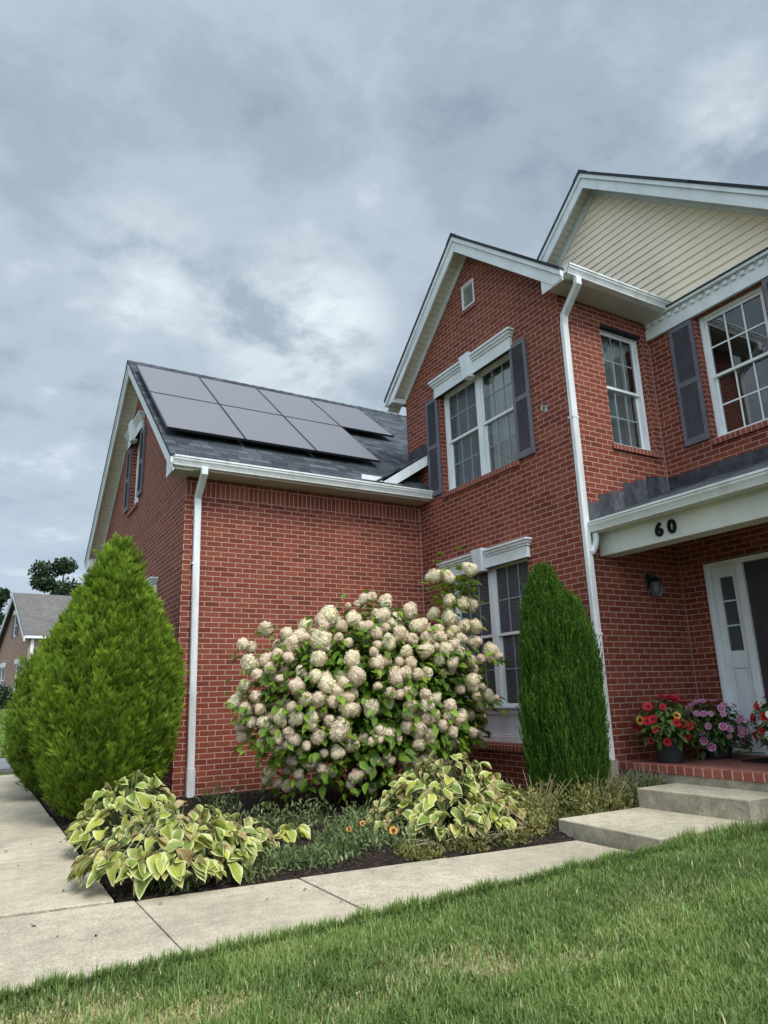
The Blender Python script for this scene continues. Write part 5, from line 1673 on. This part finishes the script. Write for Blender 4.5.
trailing([(5.88, 5.22, 0.18, 0.22, 0.22, 1), (6.0, 5.05, 0.20, 0.12, 0.16, 1)], 1300, "greener wiry shrub tucked between the upper step and the porch footing", 99, "weed", 0.1)
trailing([(3.55, 4.98, 0.03, 0.24, 0.09, 1), (3.95, 4.96, 0.03, 0.24, 0.10, 1), (3.15, 4.98, 0.02, 0.2, 0.06, 1)], 2200, "flat mat of wiry weed along the walk edge below the big mounded hosta", 101, "thyme", 0.02)

# mulch chips and dead leaves
r = np.random.default_rng(111)
n = 9000
P = np.stack([r.uniform(0.95, 6.0, n), r.uniform(4.75, 9.0, n), np.zeros(n)], -1)
P = P[P[:, 1] > far_y(P[:, 0]) + 0.0 + 0.08 * r.random(n)]; n = len(P)
P[:, 2] = bed_h(P[:, 0], P[:, 1]) + 0.006
tv = np.array([(-.5, -.2, -.1), (.5, -.2, -.1), (.5, .2, -.1), (-.5, .2, -.1), (-.45, -.15, .12), (.45, -.15, .12), (.45, .15, .12), (-.45, .15, .12)])
tf = np.array([(4, 5, 6, 7), (0, 1, 5, 4), (1, 2, 6, 5), (2, 3, 7, 6), (3, 0, 4, 7)])
Mx = basis(norm(np.array([0, 0, 1.0]) + r.normal(0, 0.35, (n, 3))), norm(r.normal(0, 1, (n, 3)))) * r.uniform(0.012, 0.045, n)[:, None, None]
tone = np.clip(r.beta(1.3, 3.2, n), 0, 1)
V, F, A = scatter(tv, tf, Mx, P, np.stack([tone, 0 * tone, 0 * tone], -1))
o = np_mesh("bark_mulch", V, F, A, M["chip"]); tag(o, "dark bark mulch chips on the planting bed", "mulch", kind="stuff")

# a few dry leaves and bits of bark blown on to the walk
n = 60
P = np.stack([r.uniform(0.0, 4.4, n), r.uniform(3.95, 5.0, n), np.full(n, 0.008)], -1)
P[:24, 0] = r.uniform(0.2, 0.92, 24); P[:24, 1] = r.uniform(5.3, 9.0, 24)
tv, tf, te = leaf_template(1.0, 0.5, 3, 3, 0.15, 0.3)
V, F, A = scatter(tv, tf, basis(norm(np.array([0, 0, 1.0]) + r.normal(0, 0.15, (n, 3))), norm(r.normal(0, 1, (n, 3)) * np.array([1, 1, 0.05]))) * (0.010 + 0.030 * r.random(n) ** 2)[:, None, None], P, np.stack([r.random(n), 0 * r.random(n), 0 * r.random(n)], -1), te)
o = np_mesh("leaf_litter", V, F, A, M["chip"]); tag(o, "dry leaf scraps scattered on the concrete walk", "leaf litter", kind="stuff")

# flowers on stems in the bed
def disc_bloom(np_, r_in, rad, mat, seed, parent, loc, nrm, layers=1, cup=0.25):
    """round bloom of np_ petals; tone runs from the eye (0) to the rim (1)"""
    r = np.random.default_rng(seed)
    V, F, A = [], [], []
    for ly in range(layers):
        rr = rad * (1 - 0.22 * ly); zo = 0.12 * rad * ly
        for k in range(np_):
            a = 2 * PI * (k + 0.5 * ly) / np_ + r.normal(0, 0.05); w = 1.25 * PI / np_
            i = len(V)
            for (q, aw, t_) in ((r_in, w * 0.5, 0.0), (rr * 0.55, w, 0.5), (rr, w * 0.62, 1.0)):
                z = zo + cup * rad * (q / rad) ** 2 * (1 + 0.2 * r.normal())
                for sg in (-1, 1):
                    V.append((q * math.cos(a + sg * aw), q * math.sin(a + sg * aw), z)); A.append((np.clip(t_ + r.normal(0, 0.06), 0, 1), 0, 0))
            F += [(i, i + 1, i + 3, i + 2), (i + 2, i + 3, i + 5, i + 4)]
    i = len(V)
    for k in range(8):
        a = 2 * PI * k / 8; V.append((r_in * 1.3 * math.cos(a), r_in * 1.3 * math.sin(a), 0.10 * rad + 0.15 * rad * (layers - 1))); A.append((0.0, 0, 0))
    F += [(i, i + 1, i + 2, i + 3), (i, i + 3, i + 4, i + 7), (i + 4, i + 5, i + 6, i + 7)]
    z = Vector(nrm).normalized()
    q = z.to_track_quat("Z", "Y").to_matrix()
    V = np.array(V) @ np.array(q).T + np.array(loc)
    return np_mesh("bloom", V, np.array(F), np.array(A), M[mat], parent)

def stem_flower(name, x, y, blooms, mat, label, seed, leafn=60, hh=0.22, spread=0.10, cat="flower", pet=9, rad=0.028):
    t = empty(name, (x, y, 0.02), label, cat)
    tuft_field("foliage", M["weed"], leafn, lambda r, n: np.array([x, y, 0.03]) + np.abs(r.normal(0, 1, (n, 3))) * np.array([0, 0, hh * 0.45]) + r.normal(0, 1, (n, 3)) * np.array([spread, spread, 0.0]),
               (0.03, 0.07), 0.34, seed, 0.8, 0.1, 0.5, t)
    for i, (dx, dy, z) in enumerate(blooms):
        b = MB(); b.tube([(x + dx * 0.3, y + dy * 0.3, 0.0), (x + dx * 0.8, y + dy * 0.8, z * 0.6), (x + dx, y + dy, z)], [0.004, 0.003, 0.0025], 5)
        b.build("stem", M["stalk"], t)
        disc_bloom(pet, rad * 0.32, rad, mat, seed + i, t, (x + dx, y + dy, z), (-0.4, -0.8, 0.55))
    return t
stem_flower("blanket_flower", 3.02, 5.15, [(0.0, 0.0, 0.17)], "orange", "single yellow rimmed blanket flower near the walk edge, left of the mounded hosta", 121, 50, 0.16, 0.08, pet=11, rad=0.034)
stem_flower("blanket_flower", 2.93, 5.50, [(0.0, 0.0, 0.19), (-0.10, 0.05, 0.15)], "orange", "small faded yellow blanket flower among the weeds, behind the bright one", 125, 60, 0.18, 0.10, pet=10, rad=0.024)
stem_flower("rose_bush", 2.72, 8.60, [(0.10, -0.05, 0.17)], "white_bloom", "small straggly rose bush with one white bud at the foot of the brick wall", 131, 190, 0.24, 0.17, "rose bush", 7, 0.026)

# ------------------------------------------------------------------ potted flowers on the porch
def potted(x, y, z0, label, bloom, nb, seed, pot_r=0.185, pot_h=0.27, dome=(0.33, 0.30), leaf_tone=(0.15, 0.6), potmat="pot", br=0.045, extra=None, hang=0.0, pet=10, layers=2):
    r = np.random.default_rng(seed)
    t = empty("potted_plant", (x, y, z0), label, "potted plant", "flower pots on the porch")
    b = MB()
    b.lathe((x, y, z0), [(0.0, 0.0), (pot_r * 0.72, 0.0), (pot_r * 0.76, 0.015), (pot_r * 0.95, pot_h * 0.86), (pot_r * 1.02, pot_h * 0.87), (pot_r * 1.04, pot_h * 0.99), (pot_r * 0.95, pot_h), (pot_r * 0.90, pot_h * 0.93), (0.0, pot_h * 0.92)], 40, 0.012)
    b.build("pot", M[potmat], t, smooth=False)
    c = np.array([x, y, z0 + pot_h + dome[1] * 0.42])
    n = 900
    d = norm(r.normal(0, 1, (n, 3))); q = r.random(n) ** 0.35
    P = c + d * q[:, None] * np.array([dome[0], dome[0], dome[1] * 0.85])
    P[:, 2] -= hang * np.clip((np.hypot(P[:, 0] - x, P[:, 1] - y) - pot_r) / 0.2, 0, 1.3) * r.random(n)
    P[:, 2] = np.maximum(P[:, 2], z0 + 0.02)
    P[:, 0] = np.minimum(P[:, 0], 7.60); P[:, 1] = np.minimum(P[:, 1], 5.60)
    inside = (np.hypot(P[:, 0] - x, P[:, 1] - y) < pot_r) & (P[:, 2] < z0 + pot_h)
    P, d, q = P[~inside], d[~inside], q[~inside]; n = len(P)
    xd = norm(d + r.normal(0, 0.5, (n, 3)) + np.array([0, 0, 0.1])); Mx = basis(norm(np.array([0, 0, 1.0]) + d * 0.4 + r.normal(0, 0.3, (n, 3))), xd)
    tv, tf, te = leaf_template(1.0, 0.46, 4, 3, 0.3, 0.2)
    s = r.uniform(0.05, 0.105, n)
    tone = np.clip(leaf_tone[0] + leaf_tone[1] * r.random(n) + 0.2 * (q - 0.8), 0, 1)
    V, F, A = scatter(tv, tf, Mx * s[:, None, None], P, np.stack([tone, 0 * tone, 0 * tone], -1), te)
    np_mesh("foliage", V, F, A, M["pot_leaf"], t, True)
    b = MB()
    for i in range(10):
        a = r.uniform(0, 6.28); e = c + np.array([math.cos(a) * dome[0] * .8, math.sin(a) * dome[0] * .8, dome[1] * r.uniform(-.2, .7)]); e[0] = min(e[0], 7.58); e[1] = min(e[1], 5.58)
        b.tube([(x, y, z0 + pot_h * 0.9), tuple((np.array([x, y, z0 + pot_h]) + e) / 2), tuple(e)], [0.006, 0.005, 0.003], 5)
    b.build("stems", M["stalk"], t)
    k = 0; cam = norm(np.array([-x, -y, 0.4]))
    pts = []
    while len(pts) < nb and k < 4000:
        k += 1
        dd = norm(r.normal(0, 1, 3)); dd = norm(dd + 0.55 * cam * (r.random() < 0.75) + np.array([0, 0, 0.35 - hang * 0.5]))
        p = c + dd * np.array([dome[0], dome[0], dome[1] * 0.9]) * 1.02
        p[2] -= hang * 0.5 * max(0, (math.hypot(p[0] - x, p[1] - y) - pot_r) / 0.2) * r.random()
        if p[0] > 7.57 or p[1] > 5.57 or p[2] < z0 + 0.06: continue
        if any(np.linalg.norm(p - o_) < br * 1.15 for o_ in pts): continue
        pts.append(p)
        m = bloom
        if extra and r.random() < extra[1]: m = extra[0]
        disc_bloom(pet, br * 0.2, br * r.uniform(0.75, 1.15), m, seed + k, t, tuple(p), tuple(norm(dd + 0.5 * cam + r.normal(0, 0.25, 3))), layers, 0.22)
    return t
PF = -0.748 + H
potted(6.42, 5.17, PF, "black ribbed pot of red and orange zinnias beside the brick wall", "red", 26, 141, pot_r=0.165, pot_h=0.255, br=0.050, dome=(0.31, 0.30), extra=("orange", 0.2))
potted(7.14, 5.13, PF, "mound of pink petunias spilling over its pot by the sidelight", "pink", 58, 151, pot_r=0.18, pot_h=0.24, dome=(0.36, 0.27), br=0.041, hang=0.32, pet=6, layers=1, leaf_tone=(0.05, 0.5))
potted(6.86, 4.12, PF, "pot of bright red blooms by the door mat, cut by the edge of the photo", "red", 26, 161, pot_r=0.17, pot_h=0.24, dome=(0.30, 0.33), potmat="pot_light", extra=("white_bloom", 0.2), hang=0.1)
t = MB(); t.box(FW, 6.90, 7.55, 3.75, 4.70, PF + 0.002, PF + 0.016)
o = t.build("door_mat", M["mat"], bevel=0.004); tag(o, "dark rectangular door mat on the brick porch floor before the front door", "door mat")

# ------------------------------------------------------------------ neighbouring house
nd = np.array([-1.15, 8.0]); nd = nd / np.linalg.norm(nd)      # along the gable
ne = np.array([nd[1], -nd[0]])                                   # along the eave, to the right
C0 = np.array([2.60, 45.0])
def FG(u, n, z):   # gable wall frame: u from far corner (0) to near corner (8.08), n towards the left
    p = C0 + nd * (8.08 - u) - ne * n
    return (p[0], p[1], z + H)
def FE(u, n, z):   # eave wall
    p = C0 + ne * u - nd * n
    return (p[0], p[1], z + H)
nh = empty("neighbour_house", (2.6, 45.0, 1.1), "pale brown brick house with a grey roof far beyond the arborvitae", "house")
def nb_part(name, mb, mat, parent=None, **kw):
    return mb.build(name, M[mat], parent if parent else nh, **kw)
slope = (6.95 - 4.07) / 4.34
gl_ = [(4.0 + slope * 0.30, slope), (4.0 + slope * 0.30 + slope * 8.08, -slope)]
wins_g = [(1.1, 2.1, 0.9, 2.5), (5.4, 6.4, 0.9, 2.5), (3.55, 4.55, 4.25, 5.6)]
wall(FG, 0, 8.08, -0.6, 7.0, holes=wins_g, lines=gl_, mat="brick_far", parent=nh, recess=0.08)
wall(FE, 0, 13, -0.6, 4.05, mat="brick_far", parent=nh)
wall(lambda u, n, z: FE(u, -8.08 - n, z), 0, 13, -0.6, 4.05, mat="brick_far", parent=nh)
wall(lambda u, n, z: FG(u, -13 - n, z), 0, 8.08, -0.6, 7.0, lines=gl_, mat="brick_far", parent=nh)
for (a, c, z0, z1) in wins_g:
    b = MB()
    b.box(FG, a + .01, a + .10, -0.07, 0.0, z0 + .01, z1 - .01); b.box(FG, c - .10, c - .01, -0.07, 0.0, z0 + .01, z1 - .01)
    b.box(FG, a + .10, c - .10, -0.07, 0.0, z0 + .01, z0 + .10); b.box(FG, a + .10, c - .10, -0.07, 0.0, z1 - .10, z1 - .01)
    b.box(FG, a + .10, c - .10, -0.06, -0.01, (z0 + z1) / 2 - .04, (z0 + z1) / 2 + .04)
    w = nb_part("window", b, "vinyl")
    b = MB(); b.poly([FG(a + .1, -0.05, z0 + .1), FG(c - .1, -0.05, z0 + .1), FG(c - .1, -0.05, z1 - .1), FG(a + .1, -0.05, z1 - .1)])
    nb_part("pane", b, "glass_screen", w, solid=False)
    b = MB(); b.box(FG, a - .12, c + .12, 0.01, 0.10, z1, z1 + 0.28); nb_part("window_head", b, "white")
    if z0 > 3:
        for q in ((a - 0.42, a - 0.04), (c + 0.04, c + 0.42)):
            b = MB(); b.box(FG, q[0], q[1], 0.01, 0.05, z0, z1); nb_part("shutter", b, "shutter")
b = MB()
for s in (0, 1):
    e0, e1 = (-0.35, 4.04) if s == 0 else (8.43, 4.04)
    P = [(e0, 3.98), (e1, 6.97), (e1, 6.90), (e0, 3.91)]
    uvs = [(-0.35, 0), (13.35, 0), (13.35, 5.3), (-0.35, 5.3)]
    b.poly([FG(P[0][0], 0.35, P[0][1]), FG(P[0][0], -13.35, P[0][1]), FG(P[1][0], -13.35, P[1][1]), FG(P[1][0], 0.35, P[1][1])], uvs)
    b.poly([FG(P[3][0], 0.35, P[3][1]), FG(P[3][0], -13.35, P[3][1]), FG(P[2][0], -13.35, P[2][1]), FG(P[2][0], 0.35, P[2][1])], uvs)
    b.poly([FG(P[0][0], 0.35, P[0][1]), FG(P[0][0], -13.35, P[0][1]), FG(P[3][0], -13.35, P[3][1]), FG(P[3][0], 0.35, P[3][1])])
nb_part("roof", b, "shingle_far", solid=False)
b = MB()
for e0, e1 in ((-0.35, 4.04), (8.43, 4.04)):
    P = [(e0, 3.905), (e1, 6.895), (e1, 6.62), (e0, 3.63)]
    b.prism([FG(u, 0.35, z) for u, z in P], [FG(u, 0.28, z) for u, z in P])
nb_part("rake_board", b, "white")
b = MB(); b.box(FE, -0.28, 13.3, 0.30, 0.42, 3.80, 3.94); nb_part("gutter", b, "white")
b = MB(); b.box(FE, -0.28, 13.3, 0.01, 0.29, 3.80, 3.86); nb_part("eave_soffit", b, "soffit_flat")
b = MB(); b.box(FE, 0.10, 0.26, 0.01, 0.12, -0.2, 3.79); nb_part("downspout", b, "white")
r = np.random.default_rng(171)
for lab, u in (("dark round shrub at the far end of the pale brick house wall", 1.8), ("dark round shrub at the near corner of the pale brick house", 6.9)):
    p = FG(u, 1.0, 0)
    t = empty("foundation_shrub", (p[0], p[1], 1.1), lab, "shrub", "shrubs at the pale brick house")
    P = np.array([p[0], p[1], 1.75]) + norm(r.normal(0, 1, (900, 3))) * (r.random((900, 1)) ** 0.3) * np.array([0.8, 0.8, 0.75])
    tv, tf, te = leaf_template(1.0, 0.6, 3, 3, 0.2, 0.2)
    Mx = basis(norm(r.normal(0, 1, (900, 3))), norm(r.normal(0, 1, (900, 3)))) * 0.17
    V, F, A = scatter(tv, tf, Mx, P, np.stack([r.random(900) * 0.7, np.zeros(900), np.zeros(900)], -1), te)
    np_mesh("foliage", V, F, A, M["tree_leaf"], t)

# ------------------------------------------------------------------ trees far behind
def tree(x, y, z, hh, crown, label, seed, n=9500):
    r = np.random.default_rng(seed)
    t = empty("broadleaf_tree", (x, y, z), label, "tree", "trees beyond the pale brick house")
    b = MB()
    b.tube([(x, y, z - 0.3), (x + 0.1, y, z + hh * 0.35), (x - 0.1, y, z + hh * 0.7), (x, y, z + hh * 0.9)], [hh * 0.03, hh * 0.022, hh * 0.012, 0.03], 9)
    blobs = []
    for i in range(16):
        a = r.uniform(0, 6.28); h = r.uniform(0.42, 0.95); k = r.uniform(0.25, 0.85) * (1 - 0.55 * max(0, h - 0.6) / 0.4)
        c = np.array([x + math.cos(a) * crown * k, y + math.sin(a) * crown * k, z + hh * h])
        blobs.append((c, crown * r.uniform(0.22, 0.38)))
        b.tube([(x, y, z + hh * (h - 0.18)), tuple((np.array([x, y, z + hh * (h - 0.1)]) + c) / 2), tuple(c)], [hh * 0.010, hh * 0.007, 0.02], 6)
    blobs.append((np.array([x, y, z + hh * 0.93]), crown * 0.30))
    b.build("trunk", M["bark"], t)
    k = r.integers(0, len(blobs), n)
    C = np.array([q[0] for q in blobs])[k]; S = np.array([q[1] for q in blobs])[k]
    d = norm(r.normal(0, 1, (n, 3)))
    P = C + d * (r.random(n) ** 0.4 * S)[:, None] * np.array([1, 1, 0.72])
    Mx = basis(norm(r.normal(0, 1, (n, 3)) + np.array([0, 0, 0.5])), norm(r.normal(0, 1, (n, 3)))) * r.uniform(0.22, 0.42, n)[:, None, None]
    tv, tf, te = leaf_template(1.0, 0.6, 3, 3, 0.2, 0.2)
    tone = np.clip(0.15 + 0.5 * (d[:, 2] * 0.5 + 0.5) * r.random(n) + 0.3 * r.random(n), 0, 1)
    tone = np.clip(0.2 + 0.6 * vnoise(P, 0.9, seed) + r.normal(0, 0.15, n), 0, 1)
    V, F, A = scatter(tv, tf, Mx, P, np.stack([tone, 0 * tone, 0 * tone], -1), te)
    np_mesh("crown", V, F, A, M["tree_leaf"], t)
    return t
tree(6.4, 70.0, 0.9, 13.9, 3.6, "dark broadleaf tree rising above the roof of the pale brick house", 181)
tree(0.3, 76.0, 0.9, 11.8, 3.2, "dark tree at the far left edge, behind the gable of the pale brick house", 183)
tree(-4.5, 72.0, 0.9, 12.5, 3.6, "broad tree standing left of the pale brick house", 185, 4200)
tree(11.5, 78.0, 0.9, 12.0, 4.0, "tree mostly hidden behind the teardrop arborvitae and the garage", 187, 3600)

# ------------------------------------------------------------------ sky, sun, camera
w = bpy.data.worlds.new("World"); scene.world = w
w.use_nodes = True
nt = w.node_tree
for nd_ in list(nt.nodes): nt.nodes.remove(nd_)
N_ = lambda typ: nt.nodes.new(typ)
L_ = lambda a, c: nt.links.new(a, c)
out = N_("ShaderNodeOutputWorld"); bg = N_("ShaderNodeBackground"); L_(bg.outputs[0], out.inputs[0])
SUN_EL, SUN_AZ = 50.0, 176.0       # azimuth clockwise from +y, so the light comes from behind the camera, slightly left
sky = N_("ShaderNodeTexSky"); sky.sky_type = "NISHITA"; sky.sun_disc = False
sky.sun_elevation = R(SUN_EL); sky.sun_rotation = R(SUN_AZ)
bg.inputs["Strength"].default_value = 0.10
tc = N_("ShaderNodeTexCoord")
sep = N_("ShaderNodeSeparateXYZ"); L_(tc.outputs["Generated"], sep.inputs[0])
def mth(op, a, b=0.0, clamp=False):
    n = N_("ShaderNodeMath"); n.operation = op; n.use_clamp = clamp
    for v, i in ((a, 0), (b, 1)):
        if hasattr(v, "is_output"): L_(v, n.inputs[i])
        else: n.inputs[i].default_value = v
    return n.outputs[0]
zc = mth("ADD", mth("MAXIMUM", sep.outputs[2], 0.0), 0.22)
px = mth("DIVIDE", sep.outputs[0], zc); py = mth("DIVIDE", sep.outputs[1], zc)
cmb = N_("ShaderNodeCombineXYZ"); L_(px, cmb.inputs[0]); L_(py, cmb.inputs[1])
def noise(scale, detail, rough, loc, dist=0.0):
    mp = N_("ShaderNodeMapping"); mp.inputs["Location"].default_value = loc
    L_(cmb.outputs[0], mp.inputs["Vector"])
    n = N_("ShaderNodeTexNoise"); n.inputs["Scale"].default_value = scale; n.inputs["Detail"].default_value = detail
    n.inputs["Roughness"].default_value = rough; n.inputs["Distortion"].default_value = dist
    L_(mp.outputs[0], n.inputs["Vector"])
    return n.outputs["Fac"]
def ramp(f, stops):
    n = N_("ShaderNodeValToRGB"); e = n.color_ramp.elements
    n.color_ramp.interpolation = "EASE"
    e[0].position, e[0].color = stops[0]; e[1].position, e[1].color = stops[1]
    for p_, c_ in stops[2:]:
        q_ = e.new(p_); q_.color = c_
    L_(f, n.inputs[0]); return n.outputs[0]
def mixc(f, a, b, typ="MIX"):
    n = N_("ShaderNodeMix"); n.data_type = "RGBA"; n.blend_type = typ
    for v, i in ((f, 0), (a, 6), (b, 7)):
        if hasattr(v, "is_output"): L_(v, n.inputs[i])
        else: n.inputs[i].default_value = v
    return n.outputs[2]
big = noise(1.1, 5.0, 0.52, (3.1, 1.7, 0), 0.2)
mid = noise(3.4, 10.0, 0.62, (0.4, 5.2, 0), 0.15)
f = mth("ADD", mth("MULTIPLY", big, 0.45), mth("MULTIPLY", mid, 0.55))
K = 10.0 / 1.62                               # background strength is 0.1
def kc(r_, g_, b_, m_=1.0): return (lin(r_) * K * m_, lin(g_) * K * m_, lin(b_) * K * m_, 1)
cl = ramp(f, [(0.35, kc(141, 155, 169)), (0.67, kc(218, 227, 234)), (0.43, kc(156, 171, 184)), (0.54, kc(175, 188, 200))])
def blob(px_dir, size, warp=0.35):
    d = N_("ShaderNodeVectorMath"); d.operation = "DISTANCE"
    nrm = N_("ShaderNodeVectorMath"); nrm.operation = "NORMALIZE"; L_(tc.outputs["Generated"], nrm.inputs[0])
    L_(nrm.outputs[0], d.inputs[0]); v = Vector(px_dir).normalized(); d.inputs[1].default_value = v
    q = mth("SUBTRACT", 1.0, mth("DIVIDE", d.outputs["Value"], size), True)
    return mth("MULTIPLY", q, mth("MULTIPLY", mth("SUBTRACT", mid, 0.36), 5.0, True), True)
cl = mixc(mth("MULTIPLY", blob((0.3431, 0.7993, 0.4934), 0.14), 1.0), cl, kc(232, 240, 244))
cl = mixc(mth("MULTIPLY", blob((0.3906, 0.7706, 0.5035), 0.09), 0.6), cl, kc(232, 240, 244))
cl = mixc(mth("MULTIPLY", blob((0.1396, 0.8307, 0.5389), 0.11), 0.6), cl, kc(232, 240, 244))
cl = mixc(mth("MULTIPLY", blob((0.2315, 0.8274, 0.5117), 0.08), 0.4), cl, kc(232, 240, 244))
cl = mixc(mth("MULTIPLY", blob((0.7000, 0.3578, 0.6181), 0.10), 0.6), cl, kc(232, 240, 244))
hz = N_("ShaderNodeMapRange"); hz.interpolation_type = "SMOOTHSTEP"
hz.inputs[1].default_value = 0.42; hz.inputs[2].default_value = 0.0; hz.inputs[3].default_value = 0.0; hz.inputs[4].default_value = 0.6
L_(sep.outputs[2], hz.inputs[0])
cl = mixc(hz.outputs[0], cl, kc(176, 193, 209))
skyc = mixc(0.05, cl, sky.outputs[0])
# sky gain added overhead and behind the camera, out of view, as fill light
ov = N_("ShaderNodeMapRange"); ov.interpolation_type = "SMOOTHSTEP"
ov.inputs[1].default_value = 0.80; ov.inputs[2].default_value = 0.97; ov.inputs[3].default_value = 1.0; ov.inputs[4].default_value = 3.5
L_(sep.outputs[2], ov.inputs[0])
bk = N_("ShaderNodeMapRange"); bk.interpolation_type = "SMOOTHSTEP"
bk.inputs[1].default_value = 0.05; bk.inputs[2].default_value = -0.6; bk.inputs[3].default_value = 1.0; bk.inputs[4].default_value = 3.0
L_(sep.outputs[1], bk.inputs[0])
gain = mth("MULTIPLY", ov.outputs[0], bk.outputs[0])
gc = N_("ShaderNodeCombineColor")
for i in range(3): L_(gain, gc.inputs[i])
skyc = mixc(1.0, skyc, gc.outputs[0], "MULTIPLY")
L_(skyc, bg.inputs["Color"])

sl = bpy.data.lights.new("sun", "SUN"); sl.energy = 1.5; sl.angle = R(22); sl.color = (1.0, 0.95, 0.88)
so = bpy.data.objects.new("sun", sl); COL.objects.link(so)
sd = Vector((math.sin(R(SUN_AZ)) * math.cos(R(SUN_EL)), math.cos(R(SUN_AZ)) * math.cos(R(SUN_EL)), math.sin(R(SUN_EL))))
so.rotation_euler = sd.to_track_quat("Z", "Y").to_euler(); so.location = sd * 50

cam = bpy.data.cameras.new("camera")
yaw, pit, rol = R(30.39963), R(14.88646), R(-1.72475)
fw = Vector((math.sin(yaw) * math.cos(pit), math.cos(yaw) * math.cos(pit), math.sin(pit)))
rt = Vector((math.cos(yaw), -math.sin(yaw), 0)); up = rt.cross(fw)
r2 = rt * math.cos(rol) + up * math.sin(rol); u2 = up * math.cos(rol) - rt * math.sin(rol)
co = bpy.data.objects.new("camera", cam); COL.objects.link(co)
co.matrix_world = Matrix(((r2.x, u2.x, -fw.x, 0), (r2.y, u2.y, -fw.y, 0), (r2.z, u2.z, -fw.z, H), (0, 0, 0, 1)))
cam.sensor_fit = "AUTO"; cam.sensor_width = 36.0; cam.lens = 694.64 / 1024 * 36.0
cam.clip_start = 0.05; cam.clip_end = 2000
scene.camera = co

scene.render.engine = "CYCLES"
scene.view_settings.view_transform = "Standard"
scene.view_settings.look = "None"
scene.view_settings.exposure = 0.96
scene.view_settings.gamma = 1.0
scene.view_settings.use_curve_mapping = False
scene.cycles.use_denoising = True
scene.cycles.max_bounces = 8
scene.cycles.transparent_max_bounces = 12
scene.cycles.caustics_reflective = False
scene.cycles.caustics_refractive = False
